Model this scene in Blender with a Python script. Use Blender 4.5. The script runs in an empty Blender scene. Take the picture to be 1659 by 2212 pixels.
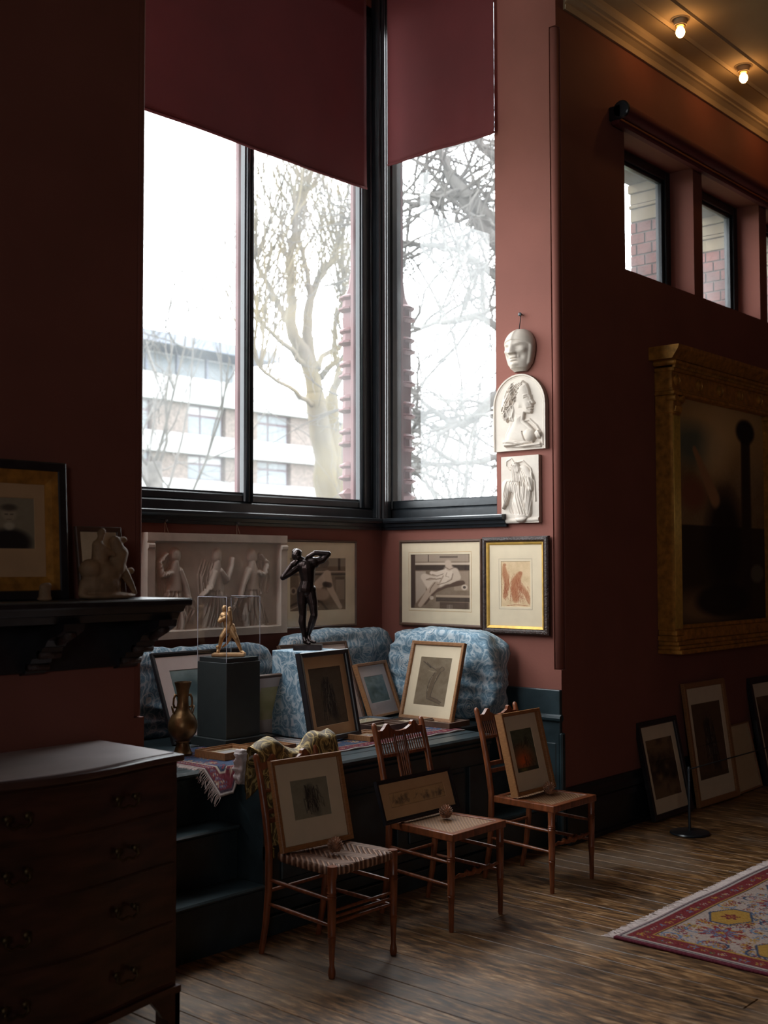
import bpy, bmesh, math, random
import numpy as np
from mathutils import Vector, Matrix
random.seed(7); RNG = np.random.default_rng(7)
SC = bpy.context.scene; COL = SC.collection
# ------------------------------------------------------------------ camera (world X runs along the window walls, Y outwards through the bay)
YAW, PITCH, ROLL = (math.radians(a) for a in (41.6276, 2.687, -0.1124)); FPX = 2500.2; EYE = 1.65
_u = np.array([math.sin(YAW), math.cos(YAW)]); _v = np.array([-math.cos(YAW), math.sin(YAW)])
def _w(c): return np.array([c[0]*_u[0]+c[1]*_u[1], c[0]*_v[0]+c[1]*_v[1], c[2]])
_F = np.array([0, math.cos(PITCH), math.sin(PITCH)]); _R = np.array([1., 0, 0]); _U = np.cross(_R, _F)
RW = _w(math.cos(ROLL)*_R+math.sin(ROLL)*_U); UW = _w(-math.sin(ROLL)*_R+math.cos(ROLL)*_U); FW = _w(_F)
CAM = np.array([0, 0, EYE])
def ray(x, y): return FW*FPX+RW*(x-829.5)-UW*(y-1106)
def _on(x, y, ax, val):
    d = ray(x, y); t = (val-CAM[ax])/d[ax]; return CAM+t*d
def PX(x, y, v): return _on(x, y, 0, v)
def PY(x, y, v): return _on(x, y, 1, v)
def PZ(x, y, v=0.): return _on(x, y, 2, v)
cam = bpy.data.cameras.new('camera'); co = bpy.data.objects.new('camera', cam); COL.objects.link(co)
co.matrix_world = Matrix(((RW[0], UW[0], -FW[0], 0), (RW[1], UW[1], -FW[1], 0), (RW[2], UW[2], -FW[2], EYE), (0, 0, 0, 1)))
cam.sensor_fit = 'VERTICAL'; cam.sensor_height = 32.; cam.lens = FPX/2212*32.; cam.clip_start = .05; cam.clip_end = 400
cam.dof.use_dof = True; cam.dof.focus_distance = 6.0; cam.dof.aperture_fstop = 2.4
SC.camera = co
# ------------------------------------------------------------------ sky, exposure
wd = bpy.data.worlds.new('overcast_sky'); SC.world = wd; wd.use_nodes = True
bg = wd.node_tree.nodes['Background']; bg.inputs[0].default_value = (.93, .97, 1.0, 1); bg.inputs[1].default_value = 8.
vs = SC.view_settings; vs.view_transform = 'Standard'; vs.look = 'None'; vs.gamma = 1; vs.use_curve_mapping = False; vs.exposure = 0.4
cy = SC.cycles; cy.max_bounces = 9; cy.diffuse_bounces = 5; cy.glossy_bounces = 4; cy.transparent_max_bounces = 16; cy.transmission_bounces = 6
cy.sample_clamp_indirect = 4.0; cy.caustics_reflective = False; cy.caustics_refractive = False; cy.use_denoising = True
def portal(name, cx, cyy, cz, sx, sz, rot):
    l = bpy.data.lights.new(name, 'AREA'); l.shape = 'RECTANGLE'; l.size = sx; l.size_y = sz; l.cycles.is_portal = True
    o = bpy.data.objects.new(name, l); COL.objects.link(o); o.location = (cx, cyy, cz); o.rotation_euler = rot
WC, WB, WA, WD = 3.82, 5.888, 5.2525, 2.85      # wall planes: room wall Y, bay right wall X, bay window wall Y, end of the left wall X
ZP = .72                                        # height of the raised bay floor
portal('window_light_bay', 4.36, WA+.16, 3.15, 3.0, 2.2, (math.radians(-90), 0, 0))
portal('window_light_bay_right', WB+.25, 4.73, 3.2, .95, 2.5, (math.radians(90), 0, math.radians(90)))
portal('window_light_bay_left', WD-.35, 4.66, 3.75, 1.15, 3.6, (math.radians(90), 0, math.radians(-90)))
portal('window_light_far_left', -4.15, -3.3, 2.65, 1.8, 1.5, (math.radians(90), 0, math.radians(-90)))  # unseen opening added to fill the room with daylight
# ------------------------------------------------------------------ helpers
def S(r, g, b):
    f = lambda c: ((c/255+.055)/1.055)**2.4 if c/255 > .04045 else c/255/12.92
    return (f(r), f(g), f(b))
class MB:
    def __init__(s): s.v = []; s.f = []
    def add(s, vs, fs):
        n = len(s.v); s.v += [tuple(map(float, p)) for p in vs]; s.f += [tuple(i+n for i in f) for f in fs]; return s
    def box(s, x0, x1, y0, y1, z0, z1, c=0.):
        if x0 > x1: x0, x1 = x1, x0
        if y0 > y1: y0, y1 = y1, y0
        if z0 > z1: z0, z1 = z1, z0
        c = min(c, (x1-x0)*.45, (y1-y0)*.45, (z1-z0)*.45)
        if c <= 0:
            return s.add([(x, y, z) for z in (z0, z1) for y in (y0, y1) for x in (x0, x1)], [(0, 2, 3, 1), (4, 5, 7, 6), (0, 1, 5, 4), (2, 6, 7, 3), (0, 4, 6, 2), (1, 3, 7, 5)])
        vs = []; idx = {}
        X = ((x0, 1), (x1, -1)); Y = ((y0, 1), (y1, -1)); Z = ((z0, 1), (z1, -1))
        for i in (0, 1):
            for j in (0, 1):
                for k in (0, 1):
                    for a in range(3):
                        p = [X[i][0]+c*X[i][1], Y[j][0]+c*Y[j][1], Z[k][0]+c*Z[k][1]]; p[a] = (X[i][0], Y[j][0], Z[k][0])[a]
                        idx[i, j, k, a] = len(vs); vs.append(tuple(p))
        fs = []
        for k in (0, 1):
            q = [idx[0, 0, k, 2], idx[1, 0, k, 2], idx[1, 1, k, 2], idx[0, 1, k, 2]]; fs.append(q if k else q[::-1])
            q = [idx[k, 0, 0, 0], idx[k, 1, 0, 0], idx[k, 1, 1, 0], idx[k, 0, 1, 0]]; fs.append(q if k else q[::-1])
            q = [idx[0, k, 0, 1], idx[0, k, 1, 1], idx[1, k, 1, 1], idx[1, k, 0, 1]]; fs.append(q if k else q[::-1])
        for i in (0, 1):
            for j in (0, 1):
                sg = (i == j)
                q = [idx[i, j, 0, 0], idx[i, j, 0, 1], idx[i, j, 1, 1], idx[i, j, 1, 0]]; fs.append(q if not sg else q[::-1])
                q = [idx[i, 0, j, 0], idx[i, 1, j, 0], idx[i, 1, j, 2], idx[i, 0, j, 2]]; fs.append(q if not sg else q[::-1])
                q = [idx[0, i, j, 1], idx[1, i, j, 1], idx[1, i, j, 2], idx[0, i, j, 2]]; fs.append(q if sg else q[::-1])
                for k in (0, 1): fs.append([idx[i, j, k, a] for a in range(3)])
        return s.add(vs, fs)
    def prism(s, poly, ax, a0, a1):            # polygon extruded along axis ax; poly in the two other axes (cyclic order)
        o = [i for i in range(3) if i != ax]; n = len(poly); vs = []
        for a in (a0, a1):
            for p in poly:
                q = [0, 0, 0]; q[ax] = a; q[o[0]] = p[0]; q[o[1]] = p[1]; vs.append(q)
        return s.add(vs, [tuple(range(n)), tuple(range(2*n-1, n-1, -1))]+[(i, i+n, (i+1) % n+n, (i+1) % n) for i in range(n)])
    def tube(s, pts, rad, n=8, cap=True):
        pts = [np.array(p, float) for p in pts]; rad = rad if hasattr(rad, '__len__') else [rad]*len(pts)
        vs = []; prev = None
        for i, p in enumerate(pts):
            t = pts[min(i+1, len(pts)-1)]-pts[max(i-1, 0)]; t = t/(np.linalg.norm(t)+1e-9)
            if prev is None:
                h = np.array([0, 0, 1.]) if abs(t[2]) < .9 else np.array([1., 0, 0]); a = np.cross(t, h)
            else: a = prev-t*prev.dot(t)
            a = a/(np.linalg.norm(a)+1e-9); b = np.cross(t, a); prev = a
            for k in range(n):
                th = 2*math.pi*k/n; vs.append(p+rad[i]*(a*math.cos(th)+b*math.sin(th)))
        fs = [(i*n+k, i*n+(k+1) % n, (i+1)*n+(k+1) % n, (i+1)*n+k) for i in range(len(pts)-1) for k in range(n)]
        if cap: fs += [tuple(range(n-1, -1, -1)), tuple((len(pts)-1)*n+k for k in range(n))]
        return s.add(vs, fs)
    def lathe(s, prof, c=(0, 0, 0), n=24, ax=2):
        o = [i for i in range(3) if i != ax]; vs = []
        for r, z in prof:
            for k in range(n):
                th = 2*math.pi*k/n; p = [0, 0, 0]; p[ax] = c[ax]+z; p[o[0]] = c[o[0]]+r*math.cos(th); p[o[1]] = c[o[1]]+r*math.sin(th); vs.append(p)
        m = len(prof); fs = [(i*n+k, i*n+(k+1) % n, (i+1)*n+(k+1) % n, (i+1)*n+k) for i in range(m-1) for k in range(n)]
        fs += [tuple(range(n-1, -1, -1)), tuple((m-1)*n+k for k in range(n))]
        return s.add(vs, fs)
    def grid(s, nu, nv, fn):
        vs = [fn(i/(nu-1), j/(nv-1)) for j in range(nv) for i in range(nu)]
        return s.add(vs, [(j*nu+i, j*nu+i+1, (j+1)*nu+i+1, (j+1)*nu+i) for j in range(nv-1) for i in range(nu-1)])
    def build(s, name, mat, parent=None, smooth=False, fix=False, kind=None):
        me = bpy.data.meshes.new(name); me.from_pydata(s.v, [], s.f)
        if fix:
            bm = bmesh.new(); bm.from_mesh(me); bmesh.ops.recalc_face_normals(bm, faces=bm.faces); bm.to_mesh(me); bm.free()
        return link(name, me, mat, parent, smooth, kind)
def link(name, me, mat, parent=None, smooth=False, kind=None):
    if mat is not None and not me.materials: me.materials.append(mat)
    if smooth:
        me.polygons.foreach_set('use_smooth', [True]*len(me.polygons))
        if smooth is not True: me.set_sharp_from_angle(angle=math.radians(smooth))
    me.update(); o = bpy.data.objects.new(name, me); COL.objects.link(o)
    if parent is not None: o.parent = parent
    if kind: o['kind'] = kind
    return o
def tag(o, label, cat, group=None):
    o['label'] = label; o['category'] = cat
    if group: o['group'] = group
    return o
def thing(name, label, cat, loc=(0, 0, 0), rz=0., group=None, mtx=None):
    o = bpy.data.objects.new(name, None); o.empty_display_size = .05; COL.objects.link(o)
    if mtx is not None: o.matrix_world = mtx
    else: o.location = loc; o.rotation_euler = (0, 0, rz)
    return tag(o, label, cat, group)
def struct(o, label=None, cat=None):
    o['kind'] = 'structure'
    if label: o['label'] = label
    if cat: o['category'] = cat
    return o
# ------------------------------------------------------------------ materials
MATS = {}
def mat(name, col, rough=.55, metal=0., var=.12, scale=6., stretch=(1, 1, 1), bump=0., bscale=None, spec=.5, dark=None, detail=4., sheen=0., trans=0.):
    if name in MATS: return MATS[name]
    m = bpy.data.materials.new(name); m.use_nodes = True; nt = m.node_tree; N = nt.nodes; L = nt.links
    p = N['Principled BSDF']; p.inputs['Roughness'].default_value = rough; p.inputs['Metallic'].default_value = metal
    p.inputs['Specular IOR Level'].default_value = spec
    if sheen: p.inputs['Sheen Weight'].default_value = sheen
    tc = N.new('ShaderNodeTexCoord'); mp = N.new('ShaderNodeMapping'); mp.inputs['Scale'].default_value = stretch; L.new(tc.outputs['Object'], mp.inputs[0])
    nz = N.new('ShaderNodeTexNoise'); nz.inputs['Scale'].default_value = scale; nz.inputs['Detail'].default_value = detail; L.new(mp.outputs[0], nz.inputs['Vector'])
    cr = N.new('ShaderNodeValToRGB'); d = dark or tuple(c*(1-var*2) for c in col); b = tuple(min(1, c*(1+var)) for c in col)
    cr.color_ramp.elements[0].position = .3; cr.color_ramp.elements[0].color = (*d, 1); cr.color_ramp.elements[1].position = .7; cr.color_ramp.elements[1].color = (*b, 1)
    L.new(nz.outputs[0], cr.inputs[0]); L.new(cr.outputs[0], p.inputs['Base Color'])
    if bump:
        n2 = N.new('ShaderNodeTexNoise'); n2.inputs['Scale'].default_value = bscale or scale*4; n2.inputs['Detail'].default_value = 5; L.new(mp.outputs[0], n2.inputs['Vector'])
        bp = N.new('ShaderNodeBump'); bp.inputs['Strength'].default_value = bump; bp.inputs['Distance'].default_value = .01; L.new(n2.outputs[0], bp.inputs['Height']); L.new(bp.outputs[0], p.inputs['Normal'])
    if trans:
        tr = N.new('ShaderNodeBsdfTranslucent'); L.new(cr.outputs[0], tr.inputs[0]); mx = N.new('ShaderNodeMixShader'); mx.inputs[0].default_value = trans
        L.new(p.outputs[0], mx.inputs[1]); L.new(tr.outputs[0], mx.inputs[2]); L.new(mx.outputs[0], N['Material Output'].inputs[0])
    MATS[name] = m; return m
def glass(name, tint=(1, 1, 1), refl=1., dust=0.):
    m = bpy.data.materials.new(name); m.use_nodes = True; nt = m.node_tree; N = nt.nodes; L = nt.links; N.remove(N['Principled BSDF'])
    t = N.new('ShaderNodeBsdfTransparent'); t.inputs[0].default_value = (*tint, 1); g = N.new('ShaderNodeBsdfGlossy'); g.inputs['Roughness'].default_value = .02
    fr = N.new('ShaderNodeLayerWeight'); fr.inputs[0].default_value = .5; pw = N.new('ShaderNodeMath'); pw.operation = 'POWER'; pw.inputs[1].default_value = 5.; L.new(fr.outputs['Facing'], pw.inputs[0]); ml = N.new('ShaderNodeMath'); ml.operation = 'MULTIPLY_ADD'; ml.inputs[1].default_value = .9*refl; ml.inputs[2].default_value = .035*refl; L.new(pw.outputs[0], ml.inputs[0])
    mx = N.new('ShaderNodeMixShader'); L.new(ml.outputs[0], mx.inputs[0]); L.new(t.outputs[0], mx.inputs[1]); L.new(g.outputs[0], mx.inputs[2]); out = mx
    if dust:
        d = N.new('ShaderNodeBsdfTranslucent'); d.inputs[0].default_value = (.9, .92, .95, 1); m2 = N.new('ShaderNodeMixShader'); nz = N.new('ShaderNodeTexNoise'); nz.inputs['Scale'].default_value = 2.5
        tc = N.new('ShaderNodeTexCoord'); L.new(tc.outputs['Object'], nz.inputs['Vector']); q = N.new('ShaderNodeMath'); q.operation = 'MULTIPLY'; q.inputs[1].default_value = dust; L.new(nz.outputs[0], q.inputs[0])
        L.new(q.outputs[0], m2.inputs[0]); L.new(mx.outputs[0], m2.inputs[1]); L.new(d.outputs[0], m2.inputs[2]); out = m2
    L.new(out.outputs[0], N['Material Output'].inputs[0]); return m
def print_mat(name, rough=.7, attr='ink'):
    m = bpy.data.materials.new(name); m.use_nodes = True; nt = m.node_tree; p = nt.nodes['Principled BSDF']; p.inputs['Roughness'].default_value = rough; p.inputs['Specular IOR Level'].default_value = .2
    a = nt.nodes.new('ShaderNodeAttribute'); a.attribute_name = attr; nt.links.new(a.outputs['Color'], p.inputs['Base Color']); return m
def node_mat(name, rough, fn, spec=.4, sheen=0.):
    m = bpy.data.materials.new(name); m.use_nodes = True; nt = m.node_tree; p = nt.nodes['Principled BSDF']; p.inputs['Roughness'].default_value = rough; p.inputs['Specular IOR Level'].default_value = spec
    if sheen: p.inputs['Sheen Weight'].default_value = sheen
    fn(nt, p); return m
def _ramp(nt, src, stops):
    r = nt.nodes.new('ShaderNodeValToRGB'); e = r.color_ramp.elements
    while len(e) < len(stops): e.new(.5)
    for k, (pos, c) in enumerate(stops): e[k].position = pos; e[k].color = (*c, 1)
    nt.links.new(src, r.inputs[0]); return r
def _fabric(base, mid, pale, flower):
    def fn(nt, p):
        N = nt.nodes; L = nt.links; tc = N.new('ShaderNodeTexCoord')
        nz = N.new('ShaderNodeTexNoise'); nz.inputs['Scale'].default_value = 6.; nz.inputs['Detail'].default_value = 2; L.new(tc.outputs['Object'], nz.inputs['Vector'])
        mx = N.new('ShaderNodeMix'); mx.data_type = 'RGBA'; mx.blend_type = 'ADD'; mx.inputs[0].default_value = .38; L.new(tc.outputs['Object'], mx.inputs[6]); L.new(nz.outputs['Color'], mx.inputs[7])
        wv = N.new('ShaderNodeTexWave'); wv.inputs['Scale'].default_value = 6.; wv.inputs['Distortion'].default_value = 7.5; wv.inputs['Detail'].default_value = 2.5; wv.inputs['Detail Scale'].default_value = 2.2; L.new(mx.outputs[2], wv.inputs['Vector'])
        vo = N.new('ShaderNodeTexVoronoi'); vo.feature = 'DISTANCE_TO_EDGE'; vo.inputs['Scale'].default_value = 11.; L.new(mx.outputs[2], vo.inputs['Vector'])
        v2 = N.new('ShaderNodeTexVoronoi'); v2.inputs['Scale'].default_value = 4.0; L.new(tc.outputs['Object'], v2.inputs['Vector'])
        a = _ramp(nt, wv.outputs[0], [(.0, base), (.42, mid), (.62, base), (.8, mid), (.97, pale)])
        e = _ramp(nt, vo.outputs[0], [(.0, (.9,)*3), (.02, (.4,)*3), (.045, (0, 0, 0))])
        m1 = N.new('ShaderNodeMix'); m1.data_type = 'RGBA'; L.new(e.outputs[0], m1.inputs[0]); L.new(a.outputs[0], m1.inputs[6]); m1.inputs[7].default_value = (*pale, 1)
        wr = N.new('ShaderNodeMath'); wr.operation = 'MULTIPLY'; wr.inputs[1].default_value = 120.; L.new(v2.outputs[0], wr.inputs[0])
        sn = N.new('ShaderNodeMath'); sn.operation = 'SINE'; L.new(wr.outputs[0], sn.inputs[0])
        msk = _ramp(nt, v2.outputs[0], [(.0, (1, 1, 1)), (.2, (1, 1, 1)), (.27, (0, 0, 0))]); mm = N.new('ShaderNodeMath'); mm.operation = 'MULTIPLY'; L.new(msk.outputs[0], mm.inputs[0])
        sr = _ramp(nt, sn.outputs[0], [(.45, (0, 0, 0)), (.75, (1, 1, 1))]); L.new(sr.outputs[0], mm.inputs[1])
        m2 = N.new('ShaderNodeMix'); m2.data_type = 'RGBA'; L.new(mm.outputs[0], m2.inputs[0]); L.new(m1.outputs[2], m2.inputs[6]); m2.inputs[7].default_value = (*flower, 1)
        L.new(m2.outputs[2], p.inputs['Base Color'])
        bp = N.new('ShaderNodeBump'); bp.inputs['Strength'].default_value = .25; bp.inputs['Distance'].default_value = .02; L.new(nz.outputs[0], bp.inputs['Height']); L.new(bp.outputs[0], p.inputs['Normal'])
    return fn
def _floorwood(nt, p):
    N = nt.nodes; L = nt.links; ge = N.new('ShaderNodeNewGeometry'); oi = N.new('ShaderNodeObjectInfo')
    mp = N.new('ShaderNodeMapping'); mp.inputs['Scale'].default_value = (9, 1.7, 1); L.new(ge.outputs['Position'], mp.inputs[0])
    mv = N.new('ShaderNodeVectorMath'); mv.operation = 'MULTIPLY_ADD'; mv.inputs[1].default_value = (1, 1, 1); cb = N.new('ShaderNodeCombineXYZ'); L.new(oi.outputs['Random'], cb.inputs[2])
    sc = N.new('ShaderNodeMath'); sc.operation = 'MULTIPLY'; sc.inputs[1].default_value = 37.; L.new(oi.outputs['Random'], sc.inputs[0]); L.new(sc.outputs[0], cb.inputs[1]); L.new(mp.outputs[0], mv.inputs[0]); L.new(cb.outputs[0], mv.inputs[2])
    g = N.new('ShaderNodeTexNoise'); g.inputs['Scale'].default_value = 5.; g.inputs['Detail'].default_value = 8.; g.inputs['Roughness'].default_value = .65; L.new(mv.outputs[0], g.inputs['Vector'])
    base = _ramp(nt, g.outputs[0], [(.34, S(40, 27, 16)), (.5, S(104, 72, 42)), (.6, S(146, 106, 66)), (.72, S(180, 150, 116))])
    w = N.new('ShaderNodeTexNoise'); w.inputs['Scale'].default_value = 1.6; w.inputs['Detail'].default_value = 6.; L.new(ge.outputs['Position'], w.inputs['Vector'])
    wm = _ramp(nt, w.outputs[0], [(.5, (0, 0, 0)), (.68, (.6,)*3)])
    m1 = N.new('ShaderNodeMix'); m1.data_type = 'RGBA'; L.new(wm.outputs[0], m1.inputs[0]); L.new(base.outputs[0], m1.inputs[6]); m1.inputs[7].default_value = (*S(150, 130, 112), 1)
    hv = N.new('ShaderNodeHueSaturation'); mr = N.new('ShaderNodeMapRange'); mr.inputs[3].default_value = .8; mr.inputs[4].default_value = 1.2; L.new(oi.outputs['Random'], mr.inputs[0]); L.new(mr.outputs[0], hv.inputs['Value']); L.new(m1.outputs[2], hv.inputs['Color'])
    L.new(hv.outputs[0], p.inputs['Base Color'])
    rr = N.new('ShaderNodeMapRange'); rr.inputs[3].default_value = .3; rr.inputs[4].default_value = .62; L.new(g.outputs[0], rr.inputs[0]); L.new(rr.outputs[0], p.inputs['Roughness'])
    bp = N.new('ShaderNodeBump'); bp.inputs['Strength'].default_value = .3; bp.inputs['Distance'].default_value = .004; L.new(g.outputs[0], bp.inputs['Height']); L.new(bp.outputs[0], p.inputs['Normal'])
def _cane(nt, p, sc=1., ca=S(150, 112, 80), cb=S(92, 58, 38)):
    N = nt.nodes; L = nt.links; tc = N.new('ShaderNodeTexCoord'); hs = []
    for r in (.785, -.785):
        mp = N.new('ShaderNodeMapping'); mp.inputs['Rotation'].default_value = (0, 0, r); L.new(tc.outputs['Object'], mp.inputs[0])
        w = N.new('ShaderNodeTexWave'); w.inputs['Scale'].default_value = 22*sc; L.new(mp.outputs[0], w.inputs['Vector']); hs.append(w)
    mm = N.new('ShaderNodeMath'); mm.operation = 'MAXIMUM'; L.new(hs[0].outputs[1], mm.inputs[0]); L.new(hs[1].outputs[1], mm.inputs[1])
    r = _ramp(nt, mm.outputs[0], [(.3, cb), (.75, ca)]); L.new(r.outputs[0], p.inputs['Base Color'])
    bp = N.new('ShaderNodeBump'); bp.inputs['Strength'].default_value = .7; bp.inputs['Distance'].default_value = .003; L.new(mm.outputs[0], bp.inputs['Height']); L.new(bp.outputs[0], p.inputs['Normal'])
def _weave(nt, p):
    N = nt.nodes; L = nt.links; tc = N.new('ShaderNodeTexCoord'); sp = N.new('ShaderNodeSeparateXYZ'); L.new(tc.outputs['Object'], sp.inputs[0])
    ab = N.new('ShaderNodeMath'); ab.operation = 'PINGPONG'; ab.inputs[1].default_value = .07; L.new(sp.outputs[0], ab.inputs[0])
    ad = N.new('ShaderNodeMath'); ad.operation = 'MULTIPLY_ADD'; ad.inputs[1].default_value = .8; L.new(sp.outputs[1], ad.inputs[0]); L.new(ab.outputs[0], ad.inputs[2])
    ml = N.new('ShaderNodeMath'); ml.operation = 'MULTIPLY'; ml.inputs[1].default_value = 250.; L.new(ad.outputs[0], ml.inputs[0]); sn = N.new('ShaderNodeMath'); sn.operation = 'SINE'; L.new(ml.outputs[0], sn.inputs[0])
    r = _ramp(nt, sn.outputs[0], [(.1, S(96, 62, 44)), (.8, S(176, 136, 112))]); L.new(r.outputs[0], p.inputs['Base Color'])
    bp = N.new('ShaderNodeBump'); bp.inputs['Strength'].default_value = .8; bp.inputs['Distance'].default_value = .004; L.new(sn.outputs[0], bp.inputs['Height']); L.new(bp.outputs[0], p.inputs['Normal'])
RED = mat('red_plaster', S(127, 77, 66), .75, var=.05, scale=2.5, bump=.06, bscale=60, spec=.25)
BLK = mat('black_paint', S(30, 34, 38), .28, var=.15, scale=14, bump=.05, bscale=40)
TEAL = mat('dark_teal_paint', S(40, 52, 56), .34, var=.18, scale=9, bump=.12, bscale=30)
EXT = mat('exterior_red_paint', S(86, 32, 33), .6, var=.08)
BLIND = mat('maroon_blind_cloth', S(98, 37, 38), .85, var=.06, scale=3, bump=.1, bscale=300, trans=.09)
CREAM = mat('cream_ceiling', S(176, 156, 126), .8, var=.05, scale=3)
GILT = mat('gilding', S(192, 136, 60), .42, metal=.4, var=.22, scale=22, bump=.12, bscale=60)
GILT2 = mat('bright_gilding', S(214, 170, 84), .5, metal=.45, var=.1, scale=30)
OAK = mat('oak_wood', S(150, 104, 66), .5, var=.2, scale=10, stretch=(4, 4, 30), bump=.1)
OAKF = mat('pale_oak_wood', S(154, 104, 62), .5, var=.16, scale=10, stretch=(4, 4, 24), bump=.1)
BROWN = mat('brown_frame_wood', S(92, 66, 52), .45, var=.18, scale=14)
DKF = mat('ebony_frame_wood', S(36, 33, 36), .34, var=.2, scale=20)
CARV = mat('carved_dark_wood', S(62, 44, 38), .4, var=.3, scale=60, bump=.6, bscale=120)
CHAIRW = mat('chair_wood', S(128, 70, 41), .34, var=.25, scale=9, stretch=(6, 6, 1.2), bump=.06)
MAHOG = mat('mahogany', S(66, 36, 26), .32, var=.3, scale=4, stretch=(1, 6, 6), bump=.05)
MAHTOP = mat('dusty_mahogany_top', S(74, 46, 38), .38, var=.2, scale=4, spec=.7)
TOPSHEEN = mat('grey_baize_cover', S(206, 194, 194), .6, var=.06, scale=5)  # pale colour standing in for the reflection on the chest top
PLAST = mat('plaster_cast', S(196, 183, 170), .7, var=.05, scale=14, bump=.08, bscale=80)
PLAST2 = mat('old_plaster', S(186, 172, 158), .75, var=.09, scale=8, bump=.1, bscale=60)
CLAY = mat('terracotta_sketch', S(148, 116, 86), .7, var=.15, scale=20, bump=.4, bscale=60)
BRONZE = mat('dark_bronze', S(56, 46, 44), .3, metal=.85, var=.25, scale=25, bump=.1)
BRASSV = mat('brown_bronze', S(116, 88, 56), .36, metal=.8, var=.3, scale=12, bump=.15)
GOLDF = mat('gilt_bronze', S(196, 152, 106), .42, metal=.5, var=.15, scale=40)
BRASSD = mat('tarnished_brass', S(84, 66, 40), .45, metal=.8, var=.2, scale=30)
BRASS = mat('brass', S(140, 112, 60), .35, metal=.9, var=.2, scale=30)
PLINTH = mat('plinth_paint', S(44, 50, 50), .5, var=.06, scale=20)
MATW = mat('ivory_mount', S(218, 199, 170), .8, var=.03, scale=10, spec=.2)
MATP = mat('pinkish_mount', S(206, 188, 182), .8, var=.03, scale=10, spec=.2)
MATT = mat('tan_mount', S(200, 162, 122), .8, var=.04, scale=10, spec=.2)
BACKB = mat('backing_board', S(110, 90, 70), .9)
STEEL = mat('grey_metal', S(110, 110, 112), .4, metal=.8)
STRING = mat('hemp_string', S(150, 134, 116), .9)
ROPE = mat('dark_rope', S(22, 22, 24), .6)
CONE = mat('pine_cone', S(168, 120, 92), .65, var=.35, scale=40)
FRINGE = mat('fringe_wool', S(196, 178, 172), .9, var=.1, scale=60)
WHITEC = mat('white_crumpled_cloth', S(206, 194, 192), .8, var=.05, scale=20, bump=.4, bscale=40)
BRICK = mat('red_brick', S(112, 62, 54), .85, var=.22, scale=7, bump=.5, bscale=40)
MORTAR = mat('brick_mortar', S(98, 84, 74), .9)
STONE = mat('buff_stone', S(128, 112, 88), .85, var=.08, scale=6, bump=.2)
BARK = mat('lichened_bark', S(60, 54, 48), .9, var=.1, scale=.9, dark=S(82, 70, 38), bump=.5, bscale=14)
BARK2 = mat('grey_bark', S(74, 70, 66), .9, var=.2, scale=3)
GRASS = mat('lawn', S(84, 90, 66), .95, var=.15, scale=.6)
WHITEW = mat('white_render', S(140, 140, 140), .8, var=.02, scale=1)
PEBBLE = mat('stone_cladding', S(96, 86, 80), .85, var=.2, scale=9)
ROOFM = mat('roof_lead', S(84, 90, 104), .6, var=.08)
PANEG = mat('building_glass', S(92, 98, 102), .2, var=.1, spec=.3)
WFRAME = mat('maroon_window_frame', S(62, 42, 50), .6)
BUSH = mat('evergreen_leaves', S(76, 78, 58), .9, var=.3, scale=4)
GLASS = glass('window_glass', (.98, .99, .99), 1., .06); PGLASS = glass('picture_glass', (1, 1, 1), .9); ACRYL = glass('acrylic', (.97, .98, .985), 1.1)
INK = print_mat('print', .75); PILE = print_mat('rug_pile', .95)
BLUEF = node_mat('blue_floral_cotton', .7, _fabric(S(94, 126, 146), S(142, 168, 184), S(188, 198, 204), S(204, 204, 202)), sheen=.1)
BROCF = node_mat('gold_brocade', .6, _fabric(S(74, 58, 38), S(128, 104, 60), S(200, 172, 110), S(216, 196, 150)))
DARKF = node_mat('dark_floral_cotton', .7, _fabric(S(46, 50, 48), S(74, 74, 66), S(120, 106, 84), S(140, 112, 82)))
FLOORW = node_mat('worn_floorboards', .45, _floorwood, spec=.5)
CANE = node_mat('cane_panel', .55, _cane); WEAVE = node_mat('woven_rush', .5, _weave)
# ------------------------------------------------------------------ floor
fl = struct(MB().box(-4, 12.5, -6, 4.2, -.2, -.012).build('floor', mat('floor_gap_dark', S(30, 22, 16), .9)), 'worn dark wooden floor of the studio', 'floor')
bw = .128; x = -.3; k = 0; board_me = {}
while x < 9.6:
    cuts = [-1.5, random.uniform(-.8, 3.3), 3.93] if k % 2 else [-1.5, 3.93]
    for a, b in zip(cuts, cuts[1:]):
        ln = round(b-a, 3); me = board_me.get(ln)
        if me is None:
            o = MB().box(.0014, bw-.0014, 0.001, ln-.001, -.012, 0, .0022).build('floorboard', FLOORW, fl); board_me[ln] = o.data
        else: o = link('floorboard', me, None, fl)
        o.location = (x, a, random.uniform(-.0012, .0008))
    x += bw; k += 1
# ------------------------------------------------------------------ walls of the room and the bay
HT = 6.0; ZC = 5.22; CB = .05
w = MB(); op = [(6.70, 7.68), (7.82, 8.81), (8.95, 9.94)]; zb, zt = 3.605, 4.535; Y0, Y1 = WC, 4.07
w.box(WB+CB, 12.5, Y0, Y1, 0, zb); w.box(WB+CB, 12.5, Y0, Y1, zt, HT)
xs = [WB+CB]+[q for o_ in op for q in o_]+[12.5]
for a, b in zip(xs[::2], xs[1::2]): w.box(a, b, Y0, Y1, zb, zt)
for z0, z1 in ((0, 1.03), (4.96, HT)): w.box(WB, WB+CB, WC, WC+CB, z0, z1)
wr = struct(w.build('wall_right', RED), 'dark red plaster wall with small high windows', 'wall')
struct(MB().tube([(WB+.033, WC+.033, 1.035), (WB+.033, WC+.033, 4.955)], .03, 14).build('trim_1', RED, smooth=True), 'rounded red corner bead where the bay meets the right wall', 'trim')
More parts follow.
